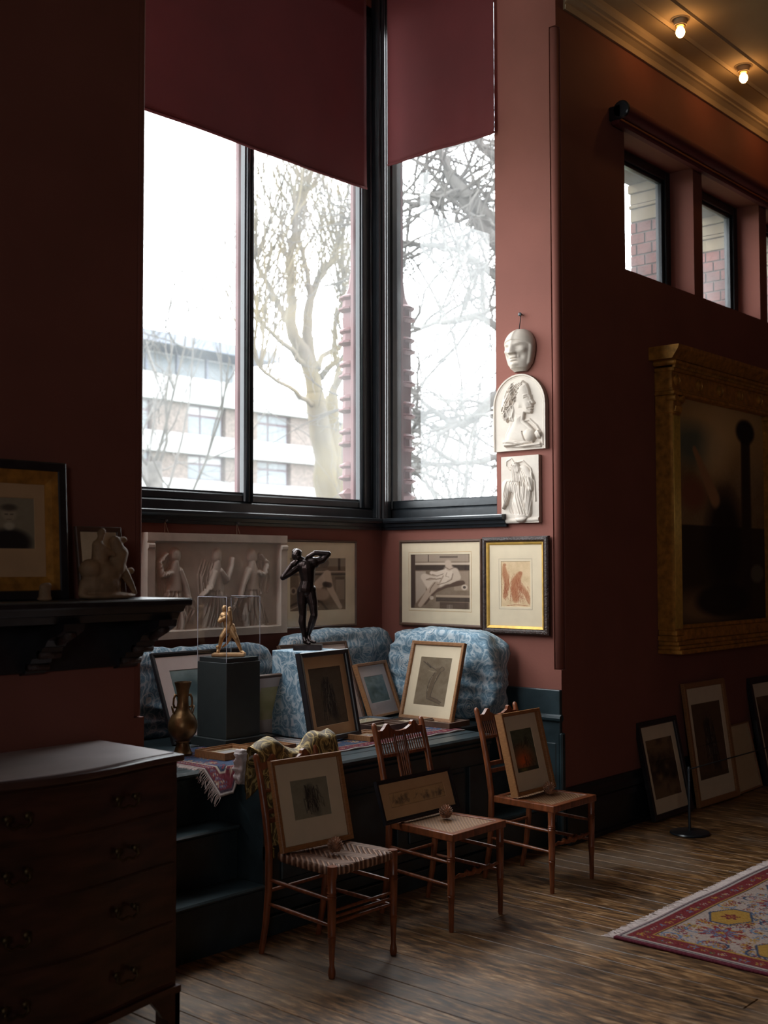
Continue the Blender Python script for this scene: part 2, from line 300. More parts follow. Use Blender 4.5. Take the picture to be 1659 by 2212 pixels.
w = MB().box(WB, WB+.4, WC+CB, 4.285, 0, HT); w.box(WB, WB+.4, 4.285, WA+.3, 0, 1.95); w.box(WB, WB+.4, 4.285, WA+.3, 5.5, HT)
struct(w.build('wall_bay_right', RED), 'red plaster side wall of the window bay', 'wall')
w = MB().box(2.45, WB, WA, WA+.3, 0, 1.95); w.box(2.45, WB, WA, WA+.3, 5.5, HT)
struct(w.build('wall_bay_back', RED), 'red plaster wall under the big bay window', 'wall')
w = MB().box(2.45, WD, WC+.25, 4.1, 0, HT); w.box(2.45, WD, 4.1, WA, 0, 1.95); w.box(2.45, WD, 4.1, WA, 5.5, HT); w.box(2.45, WD, 5.2, WA, 1.95, 5.5)
struct(w.build('wall_bay_left', RED), 'red plaster side wall hidden behind the left wall end', 'wall')
w = MB().box(-4, WD-CB, WC, WC+.25, 0, HT); w.box(WD-CB, WD, WC+CB, WC+.25, 0, HT)
for z0, z1 in ((0, 1.05), (4.96, HT)): w.box(WD-CB, WD, WC, WC+CB, z0, z1)
struct(w.build('wall_left', RED), 'dark red plaster wall behind the mantelshelf', 'wall')
struct(MB().tube([(WD-.033, WC+.033, 1.055), (WD-.033, WC+.033, 4.955)], .03, 14).build('trim_2', RED, smooth=True), 'rounded red corner bead at the end of the left wall', 'trim')
struct(MB().box(WD, WB, WC, WC+.25, 5.45, HT).build('wall_bay_header', RED), 'red wall above the bay opening', 'wall')
w = MB().box(-4.2, -4, -6.2, -4.2, -.2, HT); w.box(-4.2, -4, -2.4, 4.1, -.2, HT); w.box(-4.2, -4, -4.2, -2.4, -.2, 1.9); w.box(-4.2, -4, -4.2, -2.4, 3.4, HT)  # gap left in the wall, out of view, for the added fill daylight
struct(w.build('wall_far_left', RED), 'red wall at the near end of the room', 'wall')
struct(MB().box(12.5, 12.7, -6.2, 4.4, -.2, HT).build('wall_far_right', RED), 'red wall at the far end of the room', 'wall')
struct(MB().box(-4.2, 12.7, -6.2, -6, -.2, HT).build('wall_back', RED), 'red wall behind the viewer', 'wall')
struct(MB().box(-4, 12.5, -6, WC, ZC, ZC+.2).build('ceiling', CREAM), 'cream panelled plaster ceiling', 'ceiling')
struct(MB().box(2.3, WB+.4, WC, WA+.3, HT, HT+.15).build('ceiling_bay', RED), 'ceiling over the window bay', 'ceiling')
cr = MB(); X0 = WB+.085
cr.prism([(WC, 5.085), (WC-.018, 5.085), (WC-.022, 5.11), (WC-.012, 5.118), (WC-.016, 5.13), (WC-.045, 5.15), (WC-.06, 5.155), (WC-.062, 5.168), (WC-.085, 5.175), (WC-.10, 5.195), (WC-.105, ZC), (WC, ZC)], 0, X0, 12.5)
struct(cr.build('trim_3', CREAM), 'cream moulded cornice along the top of the right wall', 'cornice')
struct(MB().prism([(3.37, ZC), (3.385, ZC-.012), (3.40, ZC)], 0, X0, 12.5).prism([(3.545, ZC), (3.565, ZC-.012), (3.585, ZC)], 0, X0, 12.5).build('trim_4', CREAM), 'thin moulded ribs on the cream ceiling', 'ceiling rib')
sk = MB().prism([(WC, 0), (WC-.05, 0), (WC-.05, .025), (WC-.03, .03), (WC-.03, .2), (WC-.024, .23), (WC-.034, .245), (WC-.03, .28), (WC-.014, .3), (WC-.012, .325), (WC, .33)], 0, WB+.01, 12.5)
struct(sk.build('baseboard_right', BLK), 'tall black moulded skirting board along the right wall', 'skirting board')
# dado on the bay side wall
d = MB().box(WB-.03, WB, WC-.005, 4.25, 0, .912, .004).box(WB-.036, WB, WC+.02, 4.2, .13, .60, .006)
d.tube([(WB-.035, WC-.022, .748), (WB-.035, 4.25, .748)], .022, 10).box(WB-.03, WB+.012, WC-.02, WC+.01, .0, .66, .008)
struct(d.build('trim_5', TEAL), 'dark teal painted dado with rounded rail on the bay side wall', 'dado')
# ------------------------------------------------------------------ small windows in the right wall
def window_small(n, x0, x1, label):
    f = MB(); fr = .07; ya, yb = 4.0, 4.07
    f.box(x0, x0+fr, ya, yb, zb, zt, .006); f.box(x1-fr, x1, ya, yb, zb, zt, .006); f.box(x0+fr, x1-fr, ya, yb, zb, zb+.05, .006); f.box(x0+fr, x1-fr, ya, yb, zt-fr, zt, .006)
    f.box(x1-fr-.03, x1-fr, ya+.02, yb, zb+.05, zt-fr, .004); f.box(x0+fr, x1-fr, ya+.02, yb, zt-fr-.025, zt-fr, .004)
    o = struct(f.build('window_%d' % n, BLK), label, 'window')
    MB().box(x0+fr, x1-fr, 4.045, 4.049, zb+.05, zt-fr).build('pane', GLASS, o)
    MB().tube([(x0+.12, ya-.004, zt-.035), (x0+.12, ya-.03, zt-.035), (x0+.15, ya-.03, zt-.035)], .006, 6).tube([(x0+.19, ya-.01, zt-.05), (x0+.205, ya-.012, zt-.035), (x0+.19, ya-.012, zt-.02), (x0+.175, ya-.012, zt-.035), (x0+.19, ya-.01, zt-.05)], .004, 6).build('latch', BRASS, o)
    return o
window_small(3, *op[0], 'small black framed high window nearest the window bay')
window_small(4, *op[1], 'second small high window with brass latch, right of the first')
window_small(5, *op[2], 'third small high window mostly past the picture edge')
# outer brick skin with deep brick jambs
ow = MB(); za, zc_ = 3.55, 4.25
ow.box(WB+.4, 12.5, 4.071, 4.31, 0, za); ow.box(WB+.4, 12.5, 4.071, 4.31, 4.5, HT)
xs = [WB+.4]+[q for a, b in op for q in (a+.06, b-.03)]+[12.5]
for a, b in zip(xs[::2], xs[1::2]): ow.box(a, b, 4.071, 4.31, za, 4.5)
owo = struct(ow.build('wall_outer', MORTAR), 'outer brick skin of the house beyond the small windows', 'wall')
ch = .083
for (a, b) in op:
    xj = b-.03
    for r in range(8):
        z0 = za+r*ch
        sp = [(4.074, 4.187), (4.197, 4.312)] if r % 2 == 0 else [(4.074, 4.128), (4.138, 4.254), (4.264, 4.312)]
        for y0, y1 in sp: MB().box(xj-.012+random.uniform(-.002, .002), xj+.02, y0, y1, z0+.005, z0+ch-.005, .003).build('brick', BRICK, owo)
    for y0, y1, z0, z1, pr in ((4.073, 4.31, 4.22, 4.315, .014), (4.073, 4.318, 4.32, 4.345, .024), (4.073, 4.31, 4.35, 4.43, .016), (4.073, 4.32, 4.435, 4.5, .03)):
        MB().box(xj-pr, xj+.02, y0, y1, z0, z1, .004).build('stone_block', STONE, owo)
portal('window_light_right', 8.3, 4.36, 4.05, 3.3, .9, (math.radians(-90), 0, 0))
# ------------------------------------------------------------------ big bay windows
GY = WA+.035; ZG0, ZG1 = 2.085, 5.42
def frame_bar(p, name, *b): return MB().box(*b, .008).build(name, BLK, p)
wa = struct(MB().box(2.85, WB-.02, WA-.005, WA+.11, 1.95, 2.035, .008).build('window_1', BLK), 'tall black framed bay window facing the trees and flats', 'window')
frame_bar(wa, 'bottom_rail', 2.85, 5.80, WA+.01, WA+.05, 2.035, ZG0); frame_bar(wa, 'top_rail', 2.85, 5.80, WA, WA+.05, ZG1, 5.5)
for x0, x1 in ((5.675, 5.80), (4.645, 4.72), (3.60, 3.68), (2.85, 2.93)):
    s_ = frame_bar(wa, 'mullion', x0, x1, WA+.0, WA+.05, 2.035, 5.5)
    MB().tube([(x0+.02, WA-.002, 2.04), (x0+.02, WA-.002, 5.4)], .012, 8).tube([(x1-.018, WA-.001, 2.04), (x1-.018, WA-.001, 5.4)], .009, 8).build('bead', BLK, s_, smooth=True)
    MB().box(x0+.0, x1-.005, WA+.055, WA+.10, 1.98, 5.5, .01).build('outer_mullion', EXT, s_)
for x0, x1 in ((2.93, 3.60), (3.68, 4.645), (4.72, 5.675)):
    MB().box(x0-.01, x1+.01, GY, GY+.005, ZG0-.02, ZG1+.02).build('pane', GLASS, wa)
    MB().box(x0, x1, WA+.02, WA+.034, ZG0, ZG0+.012, .003).build('glazing_bead', BLK, wa)
wb_ = struct(MB().box(WB+.05, WB+.16, 4.27, WA-.02, 1.95, 2.035, .008).build('window_2', BLK), 'narrow black framed bay window in the right side wall', 'window')
frame_bar(wb_, 'bottom_rail', WB+.055, WB+.15, 4.27, 5.25, 2.035, ZG0+.01); frame_bar(wb_, 'top_rail', WB+.05, WB+.15, 4.27, 5.17, ZG1, 5.5)
for y0, y1 in ((5.20, 5.27), (4.24, 4.283)):
    s_ = frame_bar(wb_, 'stile', WB+.05, WB+.15, y0, y1, 2.035, 5.5); MB().box(WB+.15, WB+.19, y0+.01, y1-.005, 1.98, 5.5, .01).build('outer_stile', EXT, s_)
MB().box(WB+.10, WB+.105, 4.27, 5.22, ZG0-.02, ZG1+.02).build('pane', GLASS, wb_)
MB().box(WB-.0, WB+.3, 4.2835, 4.2855, 1.95, 5.5).build('reveal', RED, wb_)
wl = struct(MB().box(WD-.16, WD-.05, 4.1, 5.2, 1.96, 2.085, .008).box(WD-.16, WD-.05, 4.1, 5.2, 5.42, 5.5, .008).build('window_6', BLK), 'bay window in the hidden left side wall', 'window')
MB().box(WD-.105, WD-.1, 4.1, 5.2, 2.07, 5.44).build('pane', GLASS, wl)
# corner post, cluster of black mouldings
cp = MB().box(5.79, WB+.05, WA-.045, WA+.13, 1.97, 5.6, .008)
for dx, dy, r in ((.015, -.05, .016), (.05, -.055, .02), (.085, -.05, .014)): cp.tube([(5.79+dx, WA+dy, 1.97), (5.79+dx, WA+dy, 5.6)], r, 10)
struct(cp.build('trim_6', BLK, smooth=35), 'glossy black moulded corner post between the two bay windows', 'post')
# sill moulding, mitred round the corner
pf = [(0, 1.895), (.012, 1.895), (.016, 1.912), (.03, 1.915), (.034, 1.935), (.055, 1.94), (.062, 1.952), (.062, 1.966), (.05, 1.972), (0, 1.974)]
n = len(pf); V = []
for p in pf: V.append((2.85, WA-p[0]-.012, p[1]))
for p in pf: V.append((WB-p[0]-.012, WA-p[0]-.012, p[1]))
for p in pf: V.append((WB-p[0]-.012, 4.195, p[1]))
F_ = [(r*n+i, r*n+(i+1) % n, (r+1)*n+(i+1) % n, (r+1)*n+i) for r in (0, 1) for i in range(n)]+[tuple(range(n)), tuple(range(3*n-1, 2*n-1, -1))]
si = MB().add(V, F_).box(2.85, WB-.012, WA-.014, WA+.02, 1.9, 1.97).box(WB-.014, WB+.06, 4.2, WA, 1.9, 1.97)
struct(si.build('trim_7', BLK), 'black moulded window sill running round the bay', 'sill')
# carved red corner pilasters outside
for (nm, px_, py_, lab) in (('carved_pilaster', 5.85, 5.49, 'carved red pilaster outside the right light of the bay window'), ('carved_pilaster', 6.33, 5.45, 'carved red pilaster outside the narrow side window')):
    t = thing(nm, lab, 'pilaster', (px_, py_, 1.97))
    MB().box(-.05, .05, -.05, .05, .0, 1.53, .006).build('shaft', EXT, t)
    for i in range(6):
        z = .28+i*.235
        MB().lathe([(.06, -.01), (.1, .008), (.1, .018), (.075, .03), (.07, .075), (.095, .09), (.095, .1), (.06, .12)], (0, 0, z), 12).build('moulding_ring', EXT, t)
    MB().lathe([(.03, 0), (.06, .04), (.06, .09), (.1, .13), (.075, .15), (.05, .17)], (0, 0, .05), 8).build('base_moulding', EXT, t)
    MB().lathe([(.05, 0), (.07, .02), (.03, .1), (.015, .2)], (0, 0, 1.53), 8).build('finial', EXT, t)
# ------------------------------------------------------------------ blinds
def blind(name, label, p0, p1, z0, z1, off):
    p0 = np.array(p0); p1 = np.array(p1); d = p1-p0; nrm = np.array([-d[1], d[0]])/np.linalg.norm(d)*off
    def fn(u, v):
        q = p0+d*u; fall = (1-v)**1.5
        a = .006*math.sin(u*9+.5)*(.4+fall)+.003*math.sin(u*23+v*2)*fall+.003*math.sin(u*41-v*5)*fall*max(0, u-.4)*1.6
        q = q+nrm*a; return (q[0], q[1], z0+(z1-z0)*v)
    t = thing(name, label, 'blind', (0, 0, 0))
    c = MB().grid(90, 40, fn).build('cloth', BLIND, t, smooth=True); so = c.modifiers.new('t', 'SOLIDIFY'); so.thickness = .0025
    h = MB(); h.tube([fn(i/30, 0) for i in range(31)], .008, 8).build('hem_bar', BLIND, t, smooth=True)
    return t
blind('roller_blind', 'wide maroon cloth blind drawn over the left bay window', (2.93, WA-.075), (5.655, WA-.075), 4.185, 5.6, 1)
blind('roller_blind', 'narrow maroon cloth blind over the right bay window', (WB-.035, 5.165), (WB-.035, 4.262), 4.395, 5.6, 1)
t = thing('rolled_blind', 'rolled up dark maroon blind above the small high windows', 'blind', (6.52, WC-.085, 4.60))
MB().tube([(.02, 0, 0), (4.5, 0, 0)], .048, 18).build('roll', BLIND, t, smooth=40); MB().box(0, 4.5, .02, .08, -.085, -.05, .01).build('hem_bar', BLIND, t)
MB().lathe([(.05, -.012), (.058, -.006), (.058, .012), (.03, .016)], (0, 0, 0), 18, 0).box(-.012, .012, 0, .085, -.06, .03, .004).build('bracket', BLK, t)
# ------------------------------------------------------------------ raised bay floor, platform, steps
struct(MB().box(2.85, WB-.03, 4.2, WA, 0, ZP-.005).box(2.85, WB-.03, 4.17, 4.25, ZP-.035, ZP, .012).box(2.85, WB-.03, 4.245, WA, ZP-.02, ZP).build('floor_bay', TEAL), 'dark teal raised floor of the window bay', 'floor')
t = thing('window_platform', 'dark teal panelled platform behind the three chairs', 'platform', (4.405, 3.88, 0))
hx = .845; PF = .0
MB().box(-hx, hx, PF+.02, .315, 0, ZP-.035).build('carcass', TEAL, t)
for i, (y0, y1) in enumerate(((-.03, .095), (.097, .215), (.217, .288))): MB().box(-hx-.012, hx+.004, y0, y1, ZP-.033, ZP, .01 if i == 0 else .003).build('top_board', TEAL, t)
MB().box(-hx, hx, -.016, .02, ZP-.062, ZP-.035, .008).build('nosing_moulding', TEAL, t)
for z0, z1 in ((0, .085), (.15, .20), (.56, .655)): MB().box(-hx, hx, PF-.002 if z0 else -.014, PF+.022, z0, z1, .004).build('rail', TEAL, t)
MB().box(-hx, hx, PF+.002, PF+.022, .092, .146, .003).build('rail', TEAL, t)
for x0, x1 in ((-hx, -hx+.09), (-.42, -.34), (.06, .14), (.44, .50), (.66, hx)): MB().box(x0, x1, PF, PF+.022, .2, .56, .004).build('stile', TEAL, t)
for x0, x1 in ((-hx+.09, -.42), (-.34, .06), (.14, .44), (.50, .66)):
    MB().box(x0+.025, x1-.025, PF+.010, PF+.022, .225, .535, .008).build('panel', TEAL, t)
MB().box(-hx-.012, -hx, -.0, .09, .0, ZP-.04).prism([(.0, .34), (.0, .40), (.27, .70), (.29, .70), (.29, .62)], 0, -hx-.014, -hx).build('stringer', TEAL, t)
MB().lathe([(.012, 0), (.012, .01), (.018, .018), (.012, .028), (.002, .03)], (-hx+.05, -.0, .50), 10, 1).build('knob', mat('pale_knob', S(170, 170, 170), .3), t)
def steps(label, x0, x1):
    t = thing('step_flight', label, 'steps', ((x0+x1)/2, 3.86, 0)); h = (x1-x0)/2
    for i, (y, z) in enumerate(((0, .24), (.17, .48))):
        MB().box(-h, h, y+.015, y+.035, z-.24, z-.02).build('riser', TEAL, t)
        MB().box(-h, h, y-.012, .335, z-.022, z, .008).build('tread', TEAL, t)
steps('dark teal wooden steps beside the chest of drawers', 2.87, 3.542); steps('dark teal steps half hidden behind the rightmost chair', 5.26, WB-.04)
# ------------------------------------------------------------------ drawing tools for the flat prints
def up(a, W, H):
    ys = np.linspace(0, a.shape[0]-1, H); xs = np.linspace(0, a.shape[1]-1, W); y0 = np.clip(ys.astype(int), 0, a.shape[0]-2); x0 = np.clip(xs.astype(int), 0, a.shape[1]-2)
    fy = (ys-y0)[:, None]; fx = (xs-x0)[None, :]; A = a[y0][:, x0]; B = a[y0][:, x0+1]; C = a[y0+1][:, x0]; D = a[y0+1][:, x0+1]
    return (A*(1-fx)+B*fx)*(1-fy)+(C*(1-fx)+D*fx)*fy
def noise(W, H, n=4, octs=4):
    o = np.zeros((H, W)); amp = 1.; tot = 0
    for k in range(octs):
        m = n*2**k; o += amp*up(RNG.random((max(2, int(m*H/W)+2), m+2)), W, H); tot += amp; amp *= .55
    return o/tot
class Pic:
    def __init__(s, W, H, base, grain=6.):
        s.W, s.H = W, H; s.a = H/W; s.im = np.ones((H, W, 3))*np.array(base, float)+(noise(W, H, 6, 5)[..., None]-.5)*grain*4+(RNG.random((H, W, 1))-.5)*grain
        s.x, s.y = np.meshgrid(np.linspace(0, 1, W), np.linspace(0, s.a, H))
    def mix(s, m, col, al): m = np.clip(m, 0, 1)[..., None]*al; s.im = s.im*(1-m)+np.array(col, float)*m; return s
    def ell(s, cx, cy, rx, ry, col, al=1., ang=0., soft=.15):
        c, n = math.cos(ang), math.sin(ang); dx, dy = s.x-cx, s.y-cy*s.a; u = (dx*c+dy*n)/rx; v = (-dx*n+dy*c)/ry
        return s.mix((1+soft-np.sqrt(u*u+v*v))/soft/2, col, al)
    def line(s, pts, w, col, al=.8, soft=.6):
        d = np.full((s.H, s.W), 9.)
        for (x0, y0), (x1, y1) in zip(pts, pts[1:]):
            y0 *= s.a; y1 *= s.a; L = (x1-x0)**2+(y1-y0)**2+1e-9; t = np.clip(((s.x-x0)*(x1-x0)+(s.y-y0)*(y1-y0))/L, 0, 1)
            d = np.minimum(d, np.hypot(s.x-x0-t*(x1-x0), s.y-y0-t*(y1-y0)))
        return s.mix((w-d)/(w*soft)+.5, col, al)
    def limb(s, pts, rs, col, al=1.):
        for (p, q), (r0, r1) in zip(zip(pts, pts[1:]), zip(rs, rs[1:])):
            L = math.hypot(q[0]-p[0], (q[1]-p[1])*s.a)
            for t in np.linspace(0, 1, max(2, int(L/max(r0, r1)*2.5))):
                s.ell(p[0]+(q[0]-p[0])*t, p[1]+(q[1]-p[1])*t, r0+(r1-r0)*t, r0+(r1-r0)*t, col, al, soft=.25)
        return s
    def rect(s, x0, y0, x1, y1, col, al=1.): return s.mix(((s.x >= x0)&(s.x <= x1)&(s.y >= y0*s.a)&(s.y <= y1*s.a)).astype(float), col, al)
    def folds(s, x0, y0, x1, y1, n, col, al=.5, wob=.04, w=.006):
        for i in range(n):
            x = x0+(x1-x0)*RNG.random(); ya = y0+(y1-y0)*RNG.random()*.6; pts = []
            dx = RNG.normal()*wob*2
            for k in range(5): pts.append((x+dx*k/4+RNG.normal()*wob*.35, ya+(y1-ya)*k/4*(.5+.5*RNG.random())))
            s.line(pts, w*(.6+RNG.random()), col, al*(.5+.5*RNG.random()))
        return s
def lin(im):
    c = np.clip(im, 0, 255)/255; return np.where(c > .04045, ((c+.055)/1.055)**2.4, c/12.92)
def pic_mesh(name, w, h, pic, parent, x0, z0, y, m=None):       # upright sheet in the parent's x-z plane, front towards -y
    W, H = pic.W, pic.H; me = bpy.data.meshes.new(name); xs = np.linspace(0, w, W)+x0; zs = z0+np.linspace(h, 0, H)
    gx, gz = np.meshgrid(xs, zs); co_ = np.stack([gx, np.full_like(gx, y), gz], -1).reshape(-1, 3)
    i = np.arange(W*H).reshape(H, W); q = np.stack([i[1:, :-1], i[1:, 1:], i[:-1, 1:], i[:-1, :-1]], -1).reshape(-1, 4)
    grid_mesh(me, co_, q); paint(me, lin(pic.im).reshape(-1, 3)); return link(name, me, m or INK, parent)
def grid_mesh(me, co_, q):
    me.vertices.add(len(co_)); me.vertices.foreach_set('co', co_.astype(np.float32).ravel()); me.loops.add(q.size); me.loops.foreach_set('vertex_index', q.astype(np.int32).ravel())
    me.polygons.add(len(q)); me.polygons.foreach_set('loop_start', np.arange(0, q.size, 4, dtype=np.int32)); me.polygons.foreach_set('loop_total', np.full(len(q), 4, dtype=np.int32)); me.update(calc_edges=True); me.validate()
def paint(me, rgb):
    a = me.color_attributes.new('ink', 'FLOAT_COLOR', 'POINT'); a.data.foreach_set('color', np.concatenate([rgb, np.ones((len(rgb), 1))], 1).astype(np.float32).ravel())
# ------------------------------------------------------------------ framed pictures
PLAIN = lambda fw, d: [(0, 0), (0, -d), (fw*.15, -d-.003), (fw*.85, -d), (fw, -d*.8), (fw, 0)]
ROUND = lambda fw, d: [(0, 0), (0, -d*.7), (fw*.25, -d), (fw*.6, -d*1.02), (fw, -d*.6), (fw, 0)]
STEP = lambda fw, d: [(0, 0), (0, -d), (fw*.35, -d), (fw*.4, -d*.8), (fw*.7, -d*.75), (fw*.75, -d*.5), (fw, -d*.45), (fw, 0)]
def rings(w, h, prof, z0=0., x0=0.):
    m = MB(); R_ = []
    for ins, y in prof: R_.append([(x0+ins, y, z0+ins), (x0+w-ins, y, z0+ins), (x0+w-ins, y, z0+h-ins), (x0+ins, y, z0+h-ins)])
    n = len(R_); m.add([p for r in R_ for p in r], [(r*4+i, r*4+(i+1) % 4, (r+1) % n*4+(i+1) % 4, (r+1) % n*4+i) for r in range(n) for i in range(4)]); return m
def framed(name, label, cat, mtx, w, h, fw, d, fm, prof=PLAIN, mount=None, mm=None, pic=None, slip=None, glaze=True, group=None, liner=None):
    """parts in local axes: x along the bottom edge, z up, front towards -y"""
    t = thing(name, label, cat, mtx=mtx, group=group); rings(w, h, prof(fw, d)).build('frame', fm, t)
    MB().box(.004, w-.004, -.006, -.001, .004, h-.004).build('backing', BACKB, t); yi = min(-d*.42, -.0105); i0 = fw
    if slip:
        sw, smat = slip; rings(w-2*fw+.002, h-2*fw+.002, [(0, -.006), (0, -d*.85), (sw*.5, -d*.75), (sw, -d*.5), (sw, -.006)], fw-.001, fw-.001).build('slip', smat, t); i0 += sw
    if mount:
        l, r, tp, b = mount; W_, H_ = w-2*i0, h-2*i0; x0, x1, z0, z1 = i0-.002, w-i0+.002, i0-.002, h-i0+.002; a, b_, c, e = i0+l, w-i0-r, i0+b, h-i0-tp; y = yi
        V = [(x0, y, z0), (x1, y, z0), (x1, y, z1), (x0, y, z1), (a, y, c), (b_, y, c), (b_, y, e), (a, y, e), (a+.002, y+.003, c+.002), (b_-.002, y+.003, c+.002), (b_-.002, y+.003, e-.002), (a+.002, y+.003, e-.002)]
        MB().add(V, [(i, (i+1) % 4, 4+(i+1) % 4, 4+i) for i in range(4)]+[(4+i, 4+(i+1) % 4, 8+(i+1) % 4, 8+i) for i in range(4)]).build('mount', mm or MATW, t)
        if liner:
            rings(b_-a+.03, e-c+.03, [(0, y-.0006), (.0018, y-.0006), (.0018, y-.0004), (0, y-.0004)], c-.015, a-.015).build('mount_line', liner, t)
    else: a, b_, c, e = i0-.001, w-i0+.001, i0-.001, h-i0+.001
    if pic is not None: pic_mesh('picture', b_-a, e-c, pic, t, a, c, yi+.0025)
    if glaze: MB().add([(i0-.001, yi-.004, i0-.001), (w-i0+.001, yi-.004, i0-.001), (w-i0+.001, yi-.004, h-i0+.001), (i0-.001, yi-.004, h-i0+.001)], [(0, 1, 2, 3)]).build('glass', PGLASS, t)
    return t
def M3(o, x, y, z): return Matrix(((x[0], y[0], z[0], o[0]), (x[1], y[1], z[1], o[1]), (x[2], y[2], z[2], o[2]), (0, 0, 0, 1)))
def lean_px(bl, br, tl, z):
    """bottom corners lie on height z; the top left corner fixes height and lean"""
    P = np.array(bl) if len(bl) == 3 else PZ(*bl, z); Q = np.array(br) if len(br) == 3 else PZ(*br, z); P[2] = Q[2] = z
    x = Q-P; w_ = np.linalg.norm(x); x = x/w_; d = ray(*tl); tt = (P-CAM).dot(x)/d.dot(x); T = CAM+tt*d; zz = T-P; h_ = np.linalg.norm(zz); zz /= h_; y = np.cross(zz, x)
    return M3(P, x, y, zz), w_, h_
def wall_mtx(P, ux): # hanging flat: ux horizontal unit vector along the bottom edge
    x = np.array(ux, float); z = np.array([0, 0, 1.]); return M3(P, x, np.cross(z, x), z)
def wallX(px4, gap=.012):      # hung on the bay side wall: pixel box -> matrix, w, h  (left px = far end)
    (l, tp), (r, b) = px4; P = PX(l, b, WB-gap); Q = PX(r, tp, WB-gap); return wall_mtx((WB-gap, P[1], P[2]), (0, -1, 0)), P[1]-Q[1], Q[2]-P[2]
# figure scribbles
def drapery(W=70, H=100, base=(96, 88, 74), fill=.75, nf=26):
    p = Pic(W, H, base, 5)
    for cx, cy, rx, ry, an in ((.46, .28, .10, .13, .5), (.52, .42, .13, .2, -.2), (.55, .6, .14, .25, -.15), (.6, .8, .1, .22, -.3)): p.ell(cx, cy, rx, ry*1.1, (44, 40, 36), fill, an, .5)
    p.folds(.36, .14, .7, .95, nf, (30, 28, 26), .6, w=.0075); p.folds(.4, .2, .66, .9, 12, (150, 140, 122), .5, w=.004); return p
def figure(p, col, hi, limbs, w=.008):
    for pts in limbs: p.line(pts, w, col, .85)
    return p
def bent(W=64, H=96):
    p = Pic(W, H, (116, 100, 80), 7)
    p.limb([(.62, .27), (.55, .42), (.47, .5), (.44, .62), (.45, .8)], [.09, .1, .09, .08, .06], (98, 82, 64), .75).limb([(.47, .84), (.82, .92)], [.05, .03], (96, 80, 62), .7)
    k = (52, 44, 40); p.line([(.36, .22), (.2, .14), (.1, .1)], .012, k).line([(.52, .25), (.36, .2), (.22, .12)], .01, k).line([(.56, .3), (.42, .3), (.3, .27)], .01, (150, 132, 108))
    p.ell(.72, .23, .07, .05, (108, 92, 72), .9).line([(.64, .25), (.7, .19), (.78, .2), (.8, .25), (.72, .28)], .007, k)
    p.line([(.53, .3), (.44, .42), (.38, .55), (.36, .7), (.4, .86), (.6, .9), (.84, .95)], .009, k).line([(.7, .3), (.62, .42), (.56, .55), (.52, .7), (.5, .82), (.72, .86), (.88, .92)], .009, k)
    p.line([(.46, .4), (.4, .55), (.38, .7)], .006, (170, 152, 126), .7).line([(.6, .36), (.56, .5)], .006, (168, 150, 124), .6); return p
